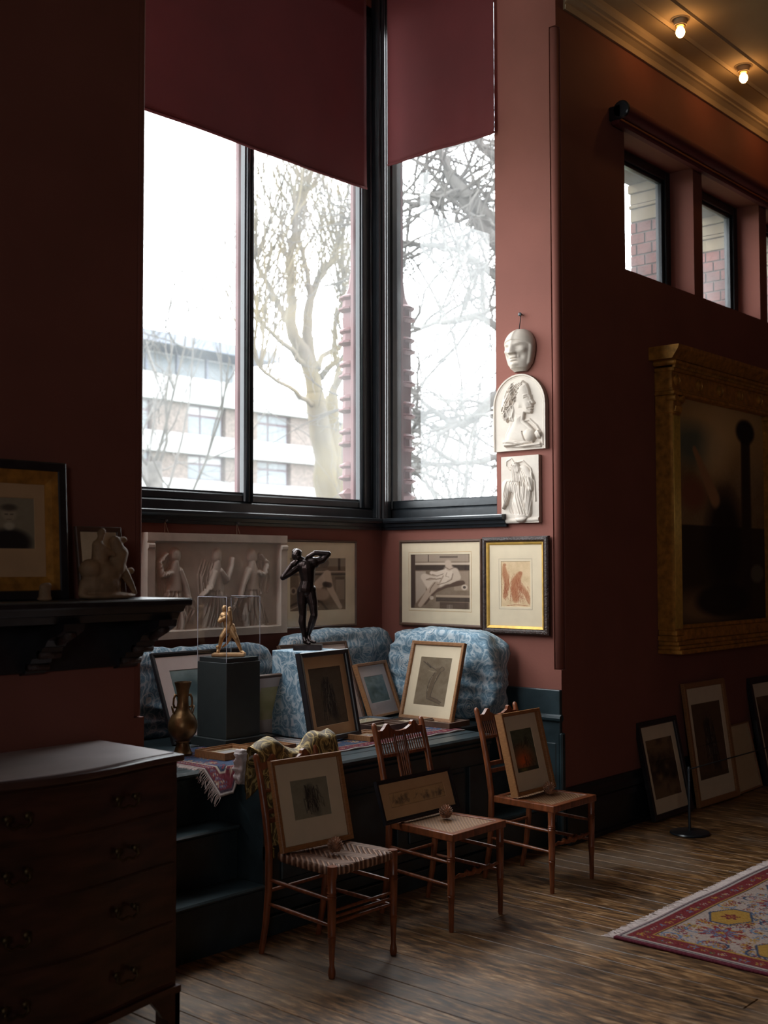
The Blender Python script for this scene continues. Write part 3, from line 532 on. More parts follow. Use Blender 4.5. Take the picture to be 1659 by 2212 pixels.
def sepia_photo(kind, W=110, H=108):
    p = Pic(W, H, (124, 104, 86), 8); dk = (52, 40, 34); pl = (206, 184, 164)
    if kind:
        p.rect(0, 0, .08, 1, (70, 54, 46)).rect(.08, .0, .98, .14, (158, 138, 120)).rect(.3, 0, .32, .14, dk, .6).rect(.5, .03, .8, .07, dk, .5).rect(.08, .155, 1, .19, pl, .8).rect(.08, .2, 1, .29, dk, .8).rect(.09, .31, .26, .9, (178, 158, 140), .8).rect(.74, .31, .98, .66, (160, 138, 118), .7)
        p.limb([(.24, .9), (.4, .66), (.6, .56), (.88, .52)], [.03, .05, .05, .04], (84, 64, 52)).limb([(.12, .97), (.3, .72)], [.06, .05], (120, 98, 80))
        p.limb([(.66, .3), (.62, .42), (.48, .5), (.38, .56)], [.09, .11, .1, .08], pl).limb([(.64, .16), (.66, .26)], [.055, .05], (186, 162, 142)).limb([(.76, .3), (.8, .42), (.66, .5)], [.05, .05, .04], (190, 168, 148))
        p.limb([(.58, .32), (.44, .36), (.36, .34)], [.04, .035, .03], pl).limb([(.46, .5), (.24, .42), (.34, .64), (.3, .72)], [.075, .06, .045, .035], (198, 176, 156)).limb([(.44, .56), (.3, .72), (.16, .94)], [.06, .05, .035], (170, 146, 126))
        k_ = (104, 84, 70); p.line([(.56, .36), (.46, .40), (.38, .37)], .008, k_, .6).line([(.52, .44), (.44, .46), (.34, .44), (.27, .47)], .009, k_, .7).line([(.42, .52), (.35, .62), (.33, .7)], .009, k_, .7).line([(.72, .36), (.7, .46), (.6, .52), (.46, .56)], .009, k_, .6).line([(.6, .24), (.66, .28), (.72, .26)], .008, k_, .6).line([(.62, .34), (.6, .4), (.66, .42)], .006, k_, .5).line([(.56, .4), (.5, .52)], .012, (140, 116, 98), .6).line([(.42, .45), (.3, .47)], .014, (126, 102, 86), .5).ell(.91, .6, .05, .05, pl, .8).ell(.91, .6, .025, .025, dk, .8).ell(.36, .8, .035, .035, pl, .7)
        p.rect(.44, .74, 1, .78, (172, 148, 126), .8).rect(.44, .79, 1, .86, dk, .7).rect(.5, .87, .98, 1, (66, 50, 42), .7)
        for i in range(5):
            for j in range(4): p.rect(.62+i*.02, .92+j*.02, .63+i*.02, .93+j*.02, (190, 170, 150), .7)
    else:
        p.rect(0, 0, 1, .16, (150, 134, 116)).rect(.1, .02, .14, .24, dk, .6).rect(.86, 0, .9, .24, dk, .6).ell(.6, .1, .09, .09, (92, 78, 66), .7).rect(0, .25, 1, .28, pl, .6).rect(0, .29, 1, .33, dk, .7).ell(.3, .4, .12, .1, (60, 50, 42), .8)
        p.rect(.8, .36, .98, .42, (92, 74, 60), .8).rect(.82, .42, .98, .8, (168, 148, 128), .5)
        p.limb([(.34, .72), (.66, .3)], [.1, .06], pl).limb([(.66, .3), (.72, .6), (.9, .95)], [.06, .055, .035], (196, 172, 150)).limb([(.3, .66), (.6, .7)], [.11, .1], (176, 152, 132)).limb([(.62, .5), (.7, .52)], [.05, .05], dk, .7)
        p.line([(.0, .9), (.3, .76), (.55, .84), (.66, .99)], .02, (70, 56, 46)).line([(.0, .97), (.3, .84), (.5, .92)], .012, pl, .6).ell(.06, .62, .06, .07, pl, .6).ell(.06, .62, .03, .04, dk, .7)
    return p
def chalk(W=64, H=100):
    p = Pic(W, H, (208, 178, 140), 8); k = (138, 72, 48)
    p.limb([(.1, .12), (.14, .3), (.2, .5), (.12, .8)], [.06, .1, .08, .05], (172, 118, 84), .6).limb([(.62, .3), (.5, .45), (.45, .6), (.5, .85)], [.1, .14, .12, .1], (170, 112, 78), .65).limb([(.6, .55), (.85, .7), (.95, .9)], [.12, .08, .05], (178, 126, 92), .5)
    p.folds(.05, .1, .3, .9, 16, k, .65, .06, .005); p.folds(.3, .25, .75, .95, 34, k, .65, .09, .005); p.folds(.6, .5, .98, .95, 14, k, .5, .06, .005); p.ell(.66, .26, .07, .06, (160, 100, 70), .8).ell(.12, .08, .06, .05, (168, 112, 80), .8); p.line([(.2, .98), (.5, .95), (.9, .97)], .012, k, .6); return p
def portrait(W=60, H=90):
    p = Pic(W, H, (150, 138, 116), 5); p.ell(.5, .88, .42, .4, (30, 30, 30), .95, soft=.2).ell(.5, .33, .14, .2, (172, 156, 132), 1, soft=.2).ell(.5, .2, .15, .1, (70, 62, 54), .8, soft=.4).ell(.5, .56, .1, .12, (196, 184, 160), .8, soft=.3).line([(.42, .33), (.47, .33)], .012, (50, 42, 38)).line([(.53, .33), (.58, .33)], .012, (50, 42, 38)).line([(.46, .43), (.54, .43)], .01, (90, 70, 60)); return p
def scene_pic(W, H, sky, mid, low, blobs=6, dark=(40, 36, 30)):
    p = Pic(W, H, mid, 8); n_ = noise(W, H, 3, 4); p.mix((.5-p.y/p.a)*3, sky, .8).mix((p.y/p.a-.6)*4, low, .85).mix((n_-.5)*4, dark, .45)
    for i in range(blobs): p.ell(.15+.7*RNG.random(), .3+.5*RNG.random(), .04+.1*RNG.random(), .06+.15*RNG.random(), dark if i % 2 else sky, .5, RNG.random()*3, .6)
    return p
def frieze(W=150, H=34):
    p = Pic(W, H, (196, 160, 116), 8)
    for i in range(40):
        x, y, c = .05+.9*RNG.random(), .3+.5*RNG.random(), (84, 72, 60); p.ell(x, y, .008+.02*RNG.random(), .012+.03*RNG.random(), c, .3, RNG.random()*3, .8); p.folds(x-.03, .2, x+.03, .85, 2, c, .35, .02, .0025)
    p.line([(.01, .06), (.99, .06), (.99, .94), (.01, .94), (.01, .06)], .003, (96, 78, 60), .5)
    return p
def vortex(W=60, H=100):
    p = Pic(W, H, (84, 88, 68), 7); p.ell(.38, .68, .36, .36, (190, 92, 48), .85, soft=.9).ell(.34, .76, .22, .18, (226, 100, 40), .9, soft=.9).rect(0, .9, 1, 1, (48, 56, 40), .7).ell(.3, .95, .14, .06, (120, 112, 60), .8, soft=.6)  # orange ellipses paint the lamps' reflection in the picture glass
    p.folds(.4, .1, .75, .5, 16, (50, 44, 34), .6, .06, .01); p.folds(.35, .5, .75, .98, 14, (70, 52, 38), .5, .06, .008); p.folds(.05, .3, .35, .45, 10, (66, 52, 38), .5, .05, .012); return p
# ------------------------------------------------------------------ organic bodies: blended masses welded into one skin
def skin(name, parts, mat_, parent=None, voxel=.004, smooth_n=6, fac=.5, extra=None):
    m = MB()
    for p in parts:
        if len(p) == 4:
            a, r0, b, r1 = p; a = np.array(a, float); b = np.array(b, float); L = np.linalg.norm(b-a); d = (b-a)/(L+1e-9); pts = []; rr = []
            for k in range(1, 5): th = math.pi/2*k/5; pts.append(a-d*r0*math.cos(th)); rr.append(r0*math.sin(th))
            for k in range(3): pts.append(a+(b-a)*k/2); rr.append(r0+(r1-r0)*k/2)
            for k in range(4, 0, -1): th = math.pi/2*k/5; pts.append(b+d*r1*math.cos(th)); rr.append(r1*math.sin(th))
            m.tube(pts, rr, 12)
        else:
            c, (rx, ry, rz), ang = p; ca, sa = math.cos(ang), math.sin(ang); vs = []; nn, mm_ = 14, 9
            for j in range(1, mm_):
                ph = math.pi*j/mm_
                for k in range(nn):
                    th = 2*math.pi*k/nn; q = (rx*math.sin(ph)*math.cos(th), ry*math.sin(ph)*math.sin(th), rz*math.cos(ph)); vs.append((c[0]+q[0]*ca+q[2]*sa, c[1]+q[1], c[2]-q[0]*sa+q[2]*ca))
            R_ = mm_-1; m.add(vs, [(j*nn+k, (j+1)*nn+k, (j+1)*nn+(k+1) % nn, j*nn+(k+1) % nn) for j in range(R_-1) for k in range(nn)]+[tuple(range(nn)), tuple(range(R_*nn-1, (R_-1)*nn-1, -1))])
    if extra: extra(m)
    me = bpy.data.meshes.new('tmp'); me.from_pydata(m.v, [], m.f); bm = bmesh.new(); bm.from_mesh(me); bmesh.ops.recalc_face_normals(bm, faces=bm.faces); bm.to_mesh(me); bm.free()
    o = bpy.data.objects.new('tmp', me); COL.objects.link(o); r = o.modifiers.new('r', 'REMESH'); r.mode = 'VOXEL'; r.voxel_size = voxel
    s_ = o.modifiers.new('s', 'SMOOTH'); s_.iterations = smooth_n; s_.factor = fac
    dg = bpy.context.evaluated_depsgraph_get(); dg.update(); nm = bpy.data.meshes.new_from_object(o.evaluated_get(dg)); bpy.data.objects.remove(o); bpy.data.meshes.remove(me); nm.name = name; nm.materials.clear()
    return link(name, nm, mat_, parent, True)
# ------------------------------------------------------------------ reliefs
class Rel:
    def __init__(s, W, H, w, h): s.W, s.H, s.w, s.h = W, H, w, h; s.x, s.y = np.meshgrid(np.linspace(0, w, W), np.linspace(h, 0, H)); s.z = np.zeros((H, W))
    def dome(s, p, q, r0, r1, amp, base=0., pw=.5):
        p = np.array(p, float)*(s.w, s.h); q = np.array(q, float)*(s.w, s.h); d = q-p; L = d@d+1e-12; t = np.clip(((s.x-p[0])*d[0]+(s.y-p[1])*d[1])/L, 0, 1); dist = np.hypot(s.x-p[0]-t*d[0], s.y-p[1]-t*d[1]); r = r0+(r1-r0)*t
        hh = np.where(dist < r, base+amp*np.maximum(0, 1-(dist/r)**2)**pw, 0); s.z = np.maximum(s.z, hh); return s
    def chain(s, pts, rs, amp, base=0., pw=.5):
        for (p, q), (a, b) in zip(zip(pts, pts[1:]), zip(rs, rs[1:])): s.dome(p, q, a, b, amp, base, pw)
        return s
    def groove(s, pts, r, depth):
        D = np.full(s.x.shape, 9.)
        for p, q in zip(pts, pts[1:]):
            p = np.array(p, float)*(s.w, s.h); q = np.array(q, float)*(s.w, s.h); d = q-p; L = d@d+1e-12; t = np.clip(((s.x-p[0])*d[0]+(s.y-p[1])*d[1])/L, 0, 1); D = np.minimum(D, np.hypot(s.x-p[0]-t*d[0], s.y-p[1]-t*d[1]))
        s.z += depth*np.maximum(0, 1-(D/r)**2); return s
    def poly(s, pts, amp, soft):
        P = [np.array(p, float)*(s.w, s.h) for p in pts]; ins = np.zeros(s.x.shape, bool); D = np.full(s.x.shape, 9.); n_ = len(P)
        for i in range(n_):
            p, q = P[i], P[(i+1) % n_]; c = ((p[1] > s.y) != (q[1] > s.y)) & (s.x < (q[0]-p[0])*(s.y-p[1])/(q[1]-p[1]+1e-12)+p[0]); ins ^= c
            d = q-p; L = d@d+1e-12; t = np.clip(((s.x-p[0])*d[0]+(s.y-p[1])*d[1])/L, 0, 1); D = np.minimum(D, np.hypot(s.x-p[0]-t*d[0], s.y-p[1]-t*d[1]))
        s.z = np.maximum(s.z, np.where(ins, amp*np.sqrt(np.clip(1-(1-np.clip(D/soft, 0, 1))**2, 0, 1)), 0)); return s
    def cloth(s, pts, n_, r, amp):
        for i in range(n_):
            t0 = i/max(1, n_-1); line_ = [(a[0]+(b[0]-a[0])*t0+RNG.normal()*.008, a[1]+(b[1]-a[1])*t0) for a, b in pts]; s.groove(line_, r*(.7+.6*RNG.random()), amp)
        return s
    def build(s, name, mat_, parent, th, mask=None, y=0.):
        H, W = s.H, s.W;         z = s.z.copy()
        for _ in range(1): z[1:-1] = (z[:-2]+2*z[1:-1]+z[2:])/4; z[:, 1:-1] = (z[:, :-2]+2*z[:, 1:-1]+z[:, 2:])/4
        co_ = np.stack([s.x, y-th-z, s.y], -1).reshape(-1, 3); i = np.arange(W*H).reshape(H, W); q = np.stack([i[1:, :-1], i[1:, 1:], i[:-1, 1:], i[:-1, :-1]], -1)
        keep = np.ones((H-1, W-1), bool) if mask is None else (mask[1:, :-1] & mask[1:, 1:] & mask[:-1, 1:] & mask[:-1, :-1])
        me = bpy.data.meshes.new(name); grid_mesh(me, co_, q[keep])
        bm = bmesh.new(); bm.from_mesh(me); bmesh.ops.delete(bm, geom=[v for v in bm.verts if not v.link_faces], context='VERTS')
        be = [e for e in bm.edges if e.is_boundary]; r = bmesh.ops.extrude_edge_only(bm, edges=be)
        for v in (g for g in r['geom'] if isinstance(g, bmesh.types.BMVert)): v.co.y = y
        bm.to_mesh(me); bm.free(); return link(name, me, mat_, parent, 40)
from mathutils import noise as mnoise
def nz3(x, y, z): return mnoise.noise((x, y, z))
def pillow(name, dims, mat_, parent, e=.3, wr=.012, fq=9., seed=0., n=22, loc=(0, 0, 0)):
    """soft box: rounded cube with creases; base at z=0"""
    sx, sy, sz = (d/2 for d in dims); m = MB(); bmx = bmesh.new(); bmesh.ops.create_cube(bmx, size=2); bmesh.ops.subdivide_edges(bmx, edges=bmx.edges[:], cuts=n, use_grid_fill=True)
    for v in bmx.verts:
        p = v.co; q = p.normalized(); L = (abs(p.x)**4.5+abs(p.y)**4.5+abs(p.z)**4.5)**(1/4.5); p = p.lerp(p/L, e); bul = 1+.10*((1-abs(p.x)**2)*(1-abs(p.z)**2)+(1-abs(p.y)**2)*(1-abs(p.z)**2))*.5
        w_ = Vector((p.x*sx, p.y*sy, p.z*sz)); a = nz3(w_.x*fq+seed, w_.y*fq, w_.z*fq*.7); b = nz3(w_.x*fq*.4+seed+9, w_.y*fq*.4, w_.z*fq*2.2); f = -abs(a)*1.3-abs(b)+.6
        w_ += Vector((q.x, q.y, q.z))*wr*f*1.6; w_.z *= bul if p.z > 0 else 1; v.co = w_+Vector((loc[0], loc[1], loc[2]+sz))
    me = bpy.data.meshes.new(name); bmx.to_mesh(me); bmx.free(); return link(name, me, mat_, parent, True)
def rug_mesh(name, x0, x1, y0, y1, step, colour, zf, mat_, parent, th=.008):
    nx = int((x1-x0)/step)+1; ny = int((y1-y0)/step)+1; X, Y = np.meshgrid(np.linspace(x0, x1, nx), np.linspace(y0, y1, ny)); Zt = zf(X, Y)
    co_ = np.stack([X, Y, Zt], -1).reshape(-1, 3); i = np.arange(nx*ny).reshape(ny, nx); q = np.stack([i[:-1, :-1], i[:-1, 1:], i[1:, 1:], i[1:, :-1]], -1).reshape(-1, 4)
    me = bpy.data.meshes.new(name); grid_mesh(me, co_, q); paint(me, lin(colour(X, Y)).reshape(-1, 3)); o = link(name, me, mat_, parent, True); s_ = o.modifiers.new('thickness', 'SOLIDIFY'); s_.thickness = th; s_.offset = -1; return o
def motif(im, X, Y, cx, cy, r, cols, petals=8, rot=0., sq=1.):
    dx, dy = (X-cx), (Y-cy)*sq; d = np.hypot(dx, dy); th = np.arctan2(dy, dx)+rot; rr = r*(.72+.28*np.cos(th*petals))
    for f, c in zip((1., .68, .42, .2), cols): m = d < rr*f; im[m] = c
# ------------------------------------------------------------------ chest of drawers
xc, hw = 2.165, .462
def yf(x, o=0.): return 3.295-.032*math.cos(2*math.pi*(x-xc)/.94)-o
def curved(x0, x1, z0, z1, y1, o=0., n=24):
    xs = np.linspace(x0, x1, n); poly = [(a, yf(a, o)) for a in xs]+[(x1, y1), (x0, y1)]; return MB().prism(poly, 2, z0, z1)
t = thing('chest_of_drawers', 'dark mahogany serpentine chest of drawers with brass handles', 'chest of drawers')
curved(xc-hw, xc+hw, .17, .955, 3.80).build('carcass', MAHOG, t, fix=True)
curved(xc-hw+.0, xc+hw-.0, .9815, .985, 3.80, -.02, 40).build('baize_cover', TOPSHEEN, t, fix=True)  # thin added sheet, the top's reflection put into its colour
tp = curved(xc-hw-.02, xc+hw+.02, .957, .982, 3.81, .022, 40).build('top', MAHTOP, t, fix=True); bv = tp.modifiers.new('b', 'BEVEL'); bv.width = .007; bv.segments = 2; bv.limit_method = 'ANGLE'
for z0, z1 in ((.79, .945), (.608, .782), (.40, .60), (.185, .392)):
    dr = curved(xc-hw+.022, xc+hw-.022, z0, z1, 3.5, .006).build('drawer', MAHOG, t, fix=True)
    bd = MB()
    for z in (z0-.002, z1+.002): bd.tube([(a, yf(a, .006), z) for a in np.linspace(xc-hw+.02, xc+hw-.02, 20)], .0035, 6)
    bd.build('cock_bead', MAHOG, dr)
    for hx_ in (2.37, 1.96):
        zm = (z0+z1)/2+.005; y = yf(hx_, .006); h = MB()
        for s_ in (-1, 1): h.lathe([(.014, 0), (.014, .003), (.006, .006), (.005, .02), (.008, .024)], (hx_+s_*.036, y-.024, zm), 12, 1)
        h.tube([(hx_-.036, y-.024, zm), (hx_-.042, y-.026, zm-.018), (hx_-.022, y-.026, zm-.032), (hx_, y-.026, zm-.024), (hx_+.022, y-.026, zm-.032), (hx_+.042, y-.026, zm-.018), (hx_+.036, y-.024, zm)], .0042, 8).build('handle', BRASSD, dr, smooth=True)
curved(xc-hw-.012, xc+hw+.012, .148, .172, 3.80, .016).build('base_moulding', MAHOG, t, fix=True)
for sx in (-1, 1):
    e = xc+sx*(hw+.01); i_ = e-sx*.13
    xs_ = np.array([0, .02, .045, .05, .075, .09, .13])*(-sx)+e; zs_ = [0, 0, .005, .06, .075, .10, .148]
    poly = [(e, .148)]+[(a, b) for a, b in zip(xs_, zs_)]
    MB().prism([(p[0], p[1]) for p in poly], 1, yf(e, .012), yf(e, -.01)).build('bracket_foot', MAHOG, t, fix=True)
    MB().box(e, e-sx*.02, yf(e, .012), yf(e)+.1, 0, .148).build('bracket_foot', MAHOG, t); MB().box(e, e-sx*.04, 3.7, 3.8, 0, .148).build('bracket_foot', MAHOG, t)
# ------------------------------------------------------------------ mantelshelf and what stands on it
ZM = 1.53; t = thing('mantelshelf', 'dark carved wooden mantelshelf on scroll brackets', 'shelf', (0, 0, 0))
MB().box(1.1, 2.83, 3.49, WC-.001, ZM-.028, ZM, .006).build('shelf_board', CARV if 0 else DKF, t)
MB().prism([(3.51, ZM-.028), (3.525, ZM-.05), (3.545, ZM-.055), (3.56, ZM-.08), (WC-.002, ZM-.08), (WC-.002, ZM-.028)], 0, 1.12, 2.81).build('bed_moulding', DKF, t)
MB().box(1.12, 2.76, WC-.025, WC-.001, 1.262, ZM-.08, .004).build('back_board', DKF, t)
for xb in (2.70, 2.29, 1.88, 1.47):
    pr = [(3.53, 1.45), (3.535, 1.425), (3.575, 1.405), (3.60, 1.402), (3.635, 1.388), (3.65, 1.365), (3.668, 1.36), (3.672, 1.345), (3.69, 1.342), (3.70, 1.325), (3.735, 1.318), (3.745, 1.30), (3.77, 1.294), (3.778, 1.262), (3.80, 1.255), (WC-.002, 1.252), (WC-.002, 1.45)]
    b_ = MB().prism(pr, 0, xb, xb+.085).build('scroll_bracket', DKF, t)
    lf = MB(); lf.tube([(xb+.0425, 3.55, 1.418), (xb+.0425, 3.60, 1.392), (xb+.0425, 3.64, 1.375)], [.022, .018, .008], 8).build('carved_leaf', CARV, b_, smooth=True)
    MB().tube([(xb, 3.69, 1.335), (xb+.085, 3.69, 1.335)], .016, 10).build('carved_roll', CARV, b_, smooth=True); MB().tube([(xb, 3.765, 1.285), (xb+.085, 3.765, 1.285)], .014, 10).build('carved_roll', CARV, b_, smooth=True)
def up_mtx(x, y, z, deg, rz=0.):
    a = math.radians(deg); return Matrix.Translation((x, y, z)) @ Matrix.Rotation(rz, 4, 'Z') @ Matrix.Rotation(-a, 4, 'X')
framed('framed_portrait_print', 'black and gold framed engraving of a seated man on the mantelshelf', 'framed picture', up_mtx(1.975, 3.745, ZM, 3.5), .455, .505, .035, .03, DKF, PLAIN, (.04, .04, .05, .10), MATT, portrait(), (.05, GILT))
framed('small_framed_print', 'small dark framed card leaning behind the clay horse group', 'framed picture', up_mtx(2.485, 3.735, ZM, 9), .205, .275, .02, .014, BROWN, PLAIN, None, None, Pic(30, 40, (214, 190, 160), 5))
t = thing('clay_sketch_model', 'rough clay sketch of riders and rearing animals on the mantelshelf', 'sculpture', (2.535, 3.625, ZM))
skin('clay_body', [((0, 0, .012), (.125, .05, .016), 0), ((-.03, 0, .055), (.085, .045, .05), 0), ((-.075, 0, .11), (.045, .04, .04), .2), ((-.01, 0, .10), (.07, .042, .045), .2), ((-.035, 0, .155), .032, (-.045, 0, .20), .022), ((-.045, 0, .20), .014, (-.03, 0, .235), .012), ((-.032, 0, .245), .015, (-.03, -.005, .25), .014), ((.03, 0, .12), .04, (.055, 0, .17), .03), ((.05, 0, .17), .028, (.03, 0, .215), .022), ((.03, 0, .215), .016, (.07, 0, .222), .013), ((.05, 0, .13), .022, (.10, 0, .06), .014), ((.10, 0, .06), .014, (.125, 0, .02), .008), ((.09, .01, .10), .012, (.11, .01, .105), .014), ((-.1, 0, .06), .02, (-.11, 0, .02), .016), ((-.035, -.02, .19), .012, (.01, -.02, .165), .009)], CLAY, t, .005, 3)
t = thing('small_clay_torso', 'tiny pale clay torso fragment in front of the engraved portrait', 'sculpture', (2.255, 3.60, ZM)); skin('torso_body', [((0, 0, .022), .022, (0, 0, .04), .02), ((-.008, 0, .05), .013, (.012, 0, .052), .014), ((0, 0, .008), (.03, .022, .009), 0)], CLAY, t, .004, 3)
# ------------------------------------------------------------------ chairs
def leg_turned(x, y, h, r=.0165, foot=False):
    pr = [(r*.62, 0), (r*.7, .01)] if not foot else [(r*.75, 0), (r*.95, .012), (r*.9, .03), (r*.6, .05)]
    pr += [(r*.8, .12), (r*.98, .155), (r*1.06, .16), (r*.9, .163), (r*1.06, .168), (r*1., .172), (r*1.05, h*.6), (r*1.1, h-.095), (r*1.22, h-.09), (r*1.02, h-.085), (r*1.22, h-.08), (r*1.02, h-.075), (r*1.22, h-.07), (r*1.05, h-.065), (r*1.15, h)]
    return MB().lathe(pr, (x, y, 0), 14)
def chair(label, x, y, style, rz=0.):
    lo = .05 if style != 'cane' else 0.
    t = thing('side_chair', label, 'chair', (x, y, 0), rz, 'wooden side chairs with pictures'); zs = .44; fw_, bw_ = .205, .178
    # seat frame with caned or woven panel
    F = [(-fw_, -.025), (fw_, -.025), (bw_, .37), (-bw_, .37)] if style == 'cane' else None
    sf = MB()
    if style == 'cane':
        I = [(-fw_+.038, .014), (fw_-.038, .014), (bw_-.035, .335), (-bw_+.035, .335)]
        V = [(a, b, zs) for a, b in F]+[(a, b, zs) for a, b in I]+[(a, b, zs-.034) for a, b in F]+[(a, b, zs-.034) for a, b in I]
        sf.add(V, [(i, (i+1) % 4, 4+(i+1) % 4, 4+i) for i in range(4)]+[(8+i, 12+i, 12+(i+1) % 4, 8+(i+1) % 4) for i in range(4)]+[(i, 8+i, 8+(i+1) % 4, (i+1) % 4) for i in range(4)]+[(4+i, 4+(i+1) % 4, 12+(i+1) % 4, 12+i) for i in range(4)])
        so = sf.build('seat_frame', CHAIRW, t, fix=True); bv = so.modifiers.new('b', 'BEVEL'); bv.width = .004; bv.segments = 2
        MB().grid(6, 6, lambda u, v: ((-fw_+.034+(u)*(2*fw_-.068))*(1-v)+(-bw_+.03+u*(2*bw_-.06))*v, .01+.33*v, zs-.005-.006*math.sin(math.pi*u)*math.sin(math.pi*v))).build('cane_panel', CANE, t)
    else:
        P_ = []
        for k in range(32):
            th = 2*math.pi*k/32; c_, s_ = math.cos(th), math.sin(th); px_ = math.copysign(abs(c_)**.35, c_); py_ = math.copysign(abs(s_)**.35, s_); wv = fw_+(bw_-fw_)*(py_+1)/2; P_.append((px_*wv, .172+py_*.2))
        V = []; n_ = 32
        for sc, z in ((.97, zs-.036), (1, zs-.03), (1., zs-.008), (.97, zs), (.8, zs+.001), (.5, zs-.006), (.0, zs-.01)): V += [(a*sc, .172+(b-.172)*sc, z) for a, b in P_]
        MB().add(V, [(r*n_+i, r*n_+(i+1) % n_, (r+1)*n_+(i+1) % n_, (r+1)*n_+i) for r in range(6) for i in range(n_)]+[tuple(range(n_-1, -1, -1))]).build('woven_seat', WEAVE, t, smooth=50)
        for sx in (-1, 1): MB().tube([(sx*.185, .0, zs-.045), (sx*.185, .0, zs+.002)], .021, 14).build('corner_cap', CHAIRW, t, smooth=50)
    for sx in (-1, 1): leg_turned(sx*.188, .0, zs-.034, .0165, style != 'cane').build('front_leg', CHAIRW, t, smooth=50)
    pts = [(0, .435, 0), (0, .405, .14), (0, .388, .28), (0, .385, .44), (0, .405, .58), (0, .44, .74), (0, .478-lo*.25, .875-lo)]
    for sx in (-1, 1):
        P2 = [(sx*(.172+.006*p[2]), p[1], p[2]) for p in pts]; MB().tube(P2+[(P2[-1][0], P2[-1][1]+.004, .887-lo), (P2[-1][0], P2[-1][1]+.005, .893-lo)], [.012, .0145, .016, .0165, .016, .015, .014, .011, .004], 12).build('back_post', CHAIRW, t, smooth=50)
    def bp_(z): # y of the back at height z
        for (a, b) in zip(pts, pts[1:]):
            if a[2] <= z <= b[2]: return a[1]+(b[1]-a[1])*(z-a[2])/(b[2]-a[2])
        return pts[-1][1]
    def cyl(name, p, q, r, mid=None):
        if mid: m_ = [(np.array(p)*(1-k)+np.array(q)*k) for k in (0, .25, .5, .75, 1)]; MB().tube(m_, [r*.75, r, r*mid, r, r*.75], 8).build(name, CHAIRW, t, smooth=50)
        else: MB().tube([p, q], r, 8).build(name, CHAIRW, t, smooth=50)
    xb = .165; zt_, zm_ = .825, .735-lo
    # shaped top rail with two raised scrolls
    top = [(-xb, .818), (xb, .818)]+[(xb-a, .818+b) for a, b in ((0, .035), (.03, .036), (.045, .047), (.058, .062), (.07, .066), (.082, .06), (.085, .045))]+[(.04, .04+.806), (0, .842), (-.04, .846)]+[(-xb+a, .818+b) for a, b in ((.085, .045), (.082, .06), (.07, .066), (.058, .062), (.045, .047), (.03, .036), (0, .035))]
    top = [(a, b-lo) for a, b in top]; yr = bp_(.845-lo); MB().prism(top, 1, yr-.009, yr+.009).build('top_rail', CHAIRW, t, fix=True)
    for s0, s1 in ((-xb, -.052), (.03, xb)): MB().box(s0, s1, bp_(zm_)-.006, bp_(zm_)+.006, zm_-.008, zm_+.008, .003).build('spindle_rail', CHAIRW, t)
    for z in (.60, .562): MB().box(-xb-.003, xb+.003, bp_(z)-.007, bp_(z)+.007, z-.011, z+.011, .003).build('lower_rail', CHAIRW, t)
    for xu in (-.045, .025): MB().tube([(xu, bp_(.6), .6), (xu, bp_(.83-lo), .83-lo)], .0075, 8).build('splat_upright', CHAIRW, t, smooth=50)
    for i in range(6): cyl('spindle', (-xb+.018+i*.0175, bp_(zm_), zm_), (-xb+.018+i*.0175, yr, .82-lo), .0035)
    for i in range(4): cyl('spindle', (-.032+i*.0145, bp_(.6), .6), (-.032+i*.0145, yr, .82-lo), .0035)
    for i in range(7): cyl('spindle', (.042+i*.0175, bp_(zm_), zm_), (.042+i*.0175, yr, .82-lo), .0035)
    for sx in (-1, 1):
        for z in (.307, .205): cyl('side_stretcher', (sx*.188, .0, z), (sx*.174, .39, z+.012), .0095, 1.05)
    if style == 'cane':
        tw = [np.array((-.188+.376*k/28, 0.012*math.sin(k*1.5)*math.exp(-((k-14)/9)**2), .24+.008*math.cos(k*1.5)*math.exp(-((k-14)/9)**2))) for k in range(29)]
        MB().tube(tw, [.007+.006*math.exp(-((k-14)/8)**2)*(1+.4*math.sin(k*1.5)) for k in range(29)], 8).build('front_stretcher', CHAIRW, t, smooth=50)
    else:
        for z in (.262, .238, .214): cyl('front_stretcher', (-.188, 0, z), (.188, 0, z), .0075, 1.)
    cyl('back_stretcher', (-.172, .392, .27), (.172, .392, .27), .0085)
    return t
CH = []
for lab, px0, px1, st in (('wooden chair with brocade-draped back nearest the chest of drawers', (712, 2110), (851, 2063), 'woven'), ('caned wooden spindle-back chair in the middle of the three', (972, 2012), (1084, 1975), 'cane'), ('caned wooden chair nearest the dark right wall', (1196, 1932), (1287, 1899), 'cane')):
    a = PZ(*px0); b = PZ(*px1); CH.append((a+b)/2); chair(lab, (a[0]+b[0])/2, 3.30, st)
# pictures standing on the seats
ZS = .442
m_, w_, h_ = lean_px((605, 1845), (758, 1812), (577, 1645), ZS); framed('framed_drapery_study', 'oak framed drawing of twisted cloth on the brocade-draped chair', 'framed picture', m_, w_, h_, .022, .022, OAKF, PLAIN, (.075, .07, .075, .10), MATW, drapery(90, 92, (140, 134, 114), .28, 34))
m_, w_, h_ = lean_px((828, 1785), (988, 1745), (806, 1690), ZS); framed('framed_frieze_drawing', 'long dark framed drawing of a frieze on the middle chair', 'framed picture', m_, w_, h_, .022, .02, DKF, STEP, (.05, .05, .042, .046), MATT, frieze())
m_, w_, h_ = lean_px((1105, 1724), (1188, 1702), (1068, 1545), ZS); framed('framed_flower_picture', 'oak framed picture with an orange glow on the right-hand chair', 'framed picture', m_, w_, h_, .02, .042, OAKF, PLAIN, (.062, .062, .075, .095), MATW, vortex())
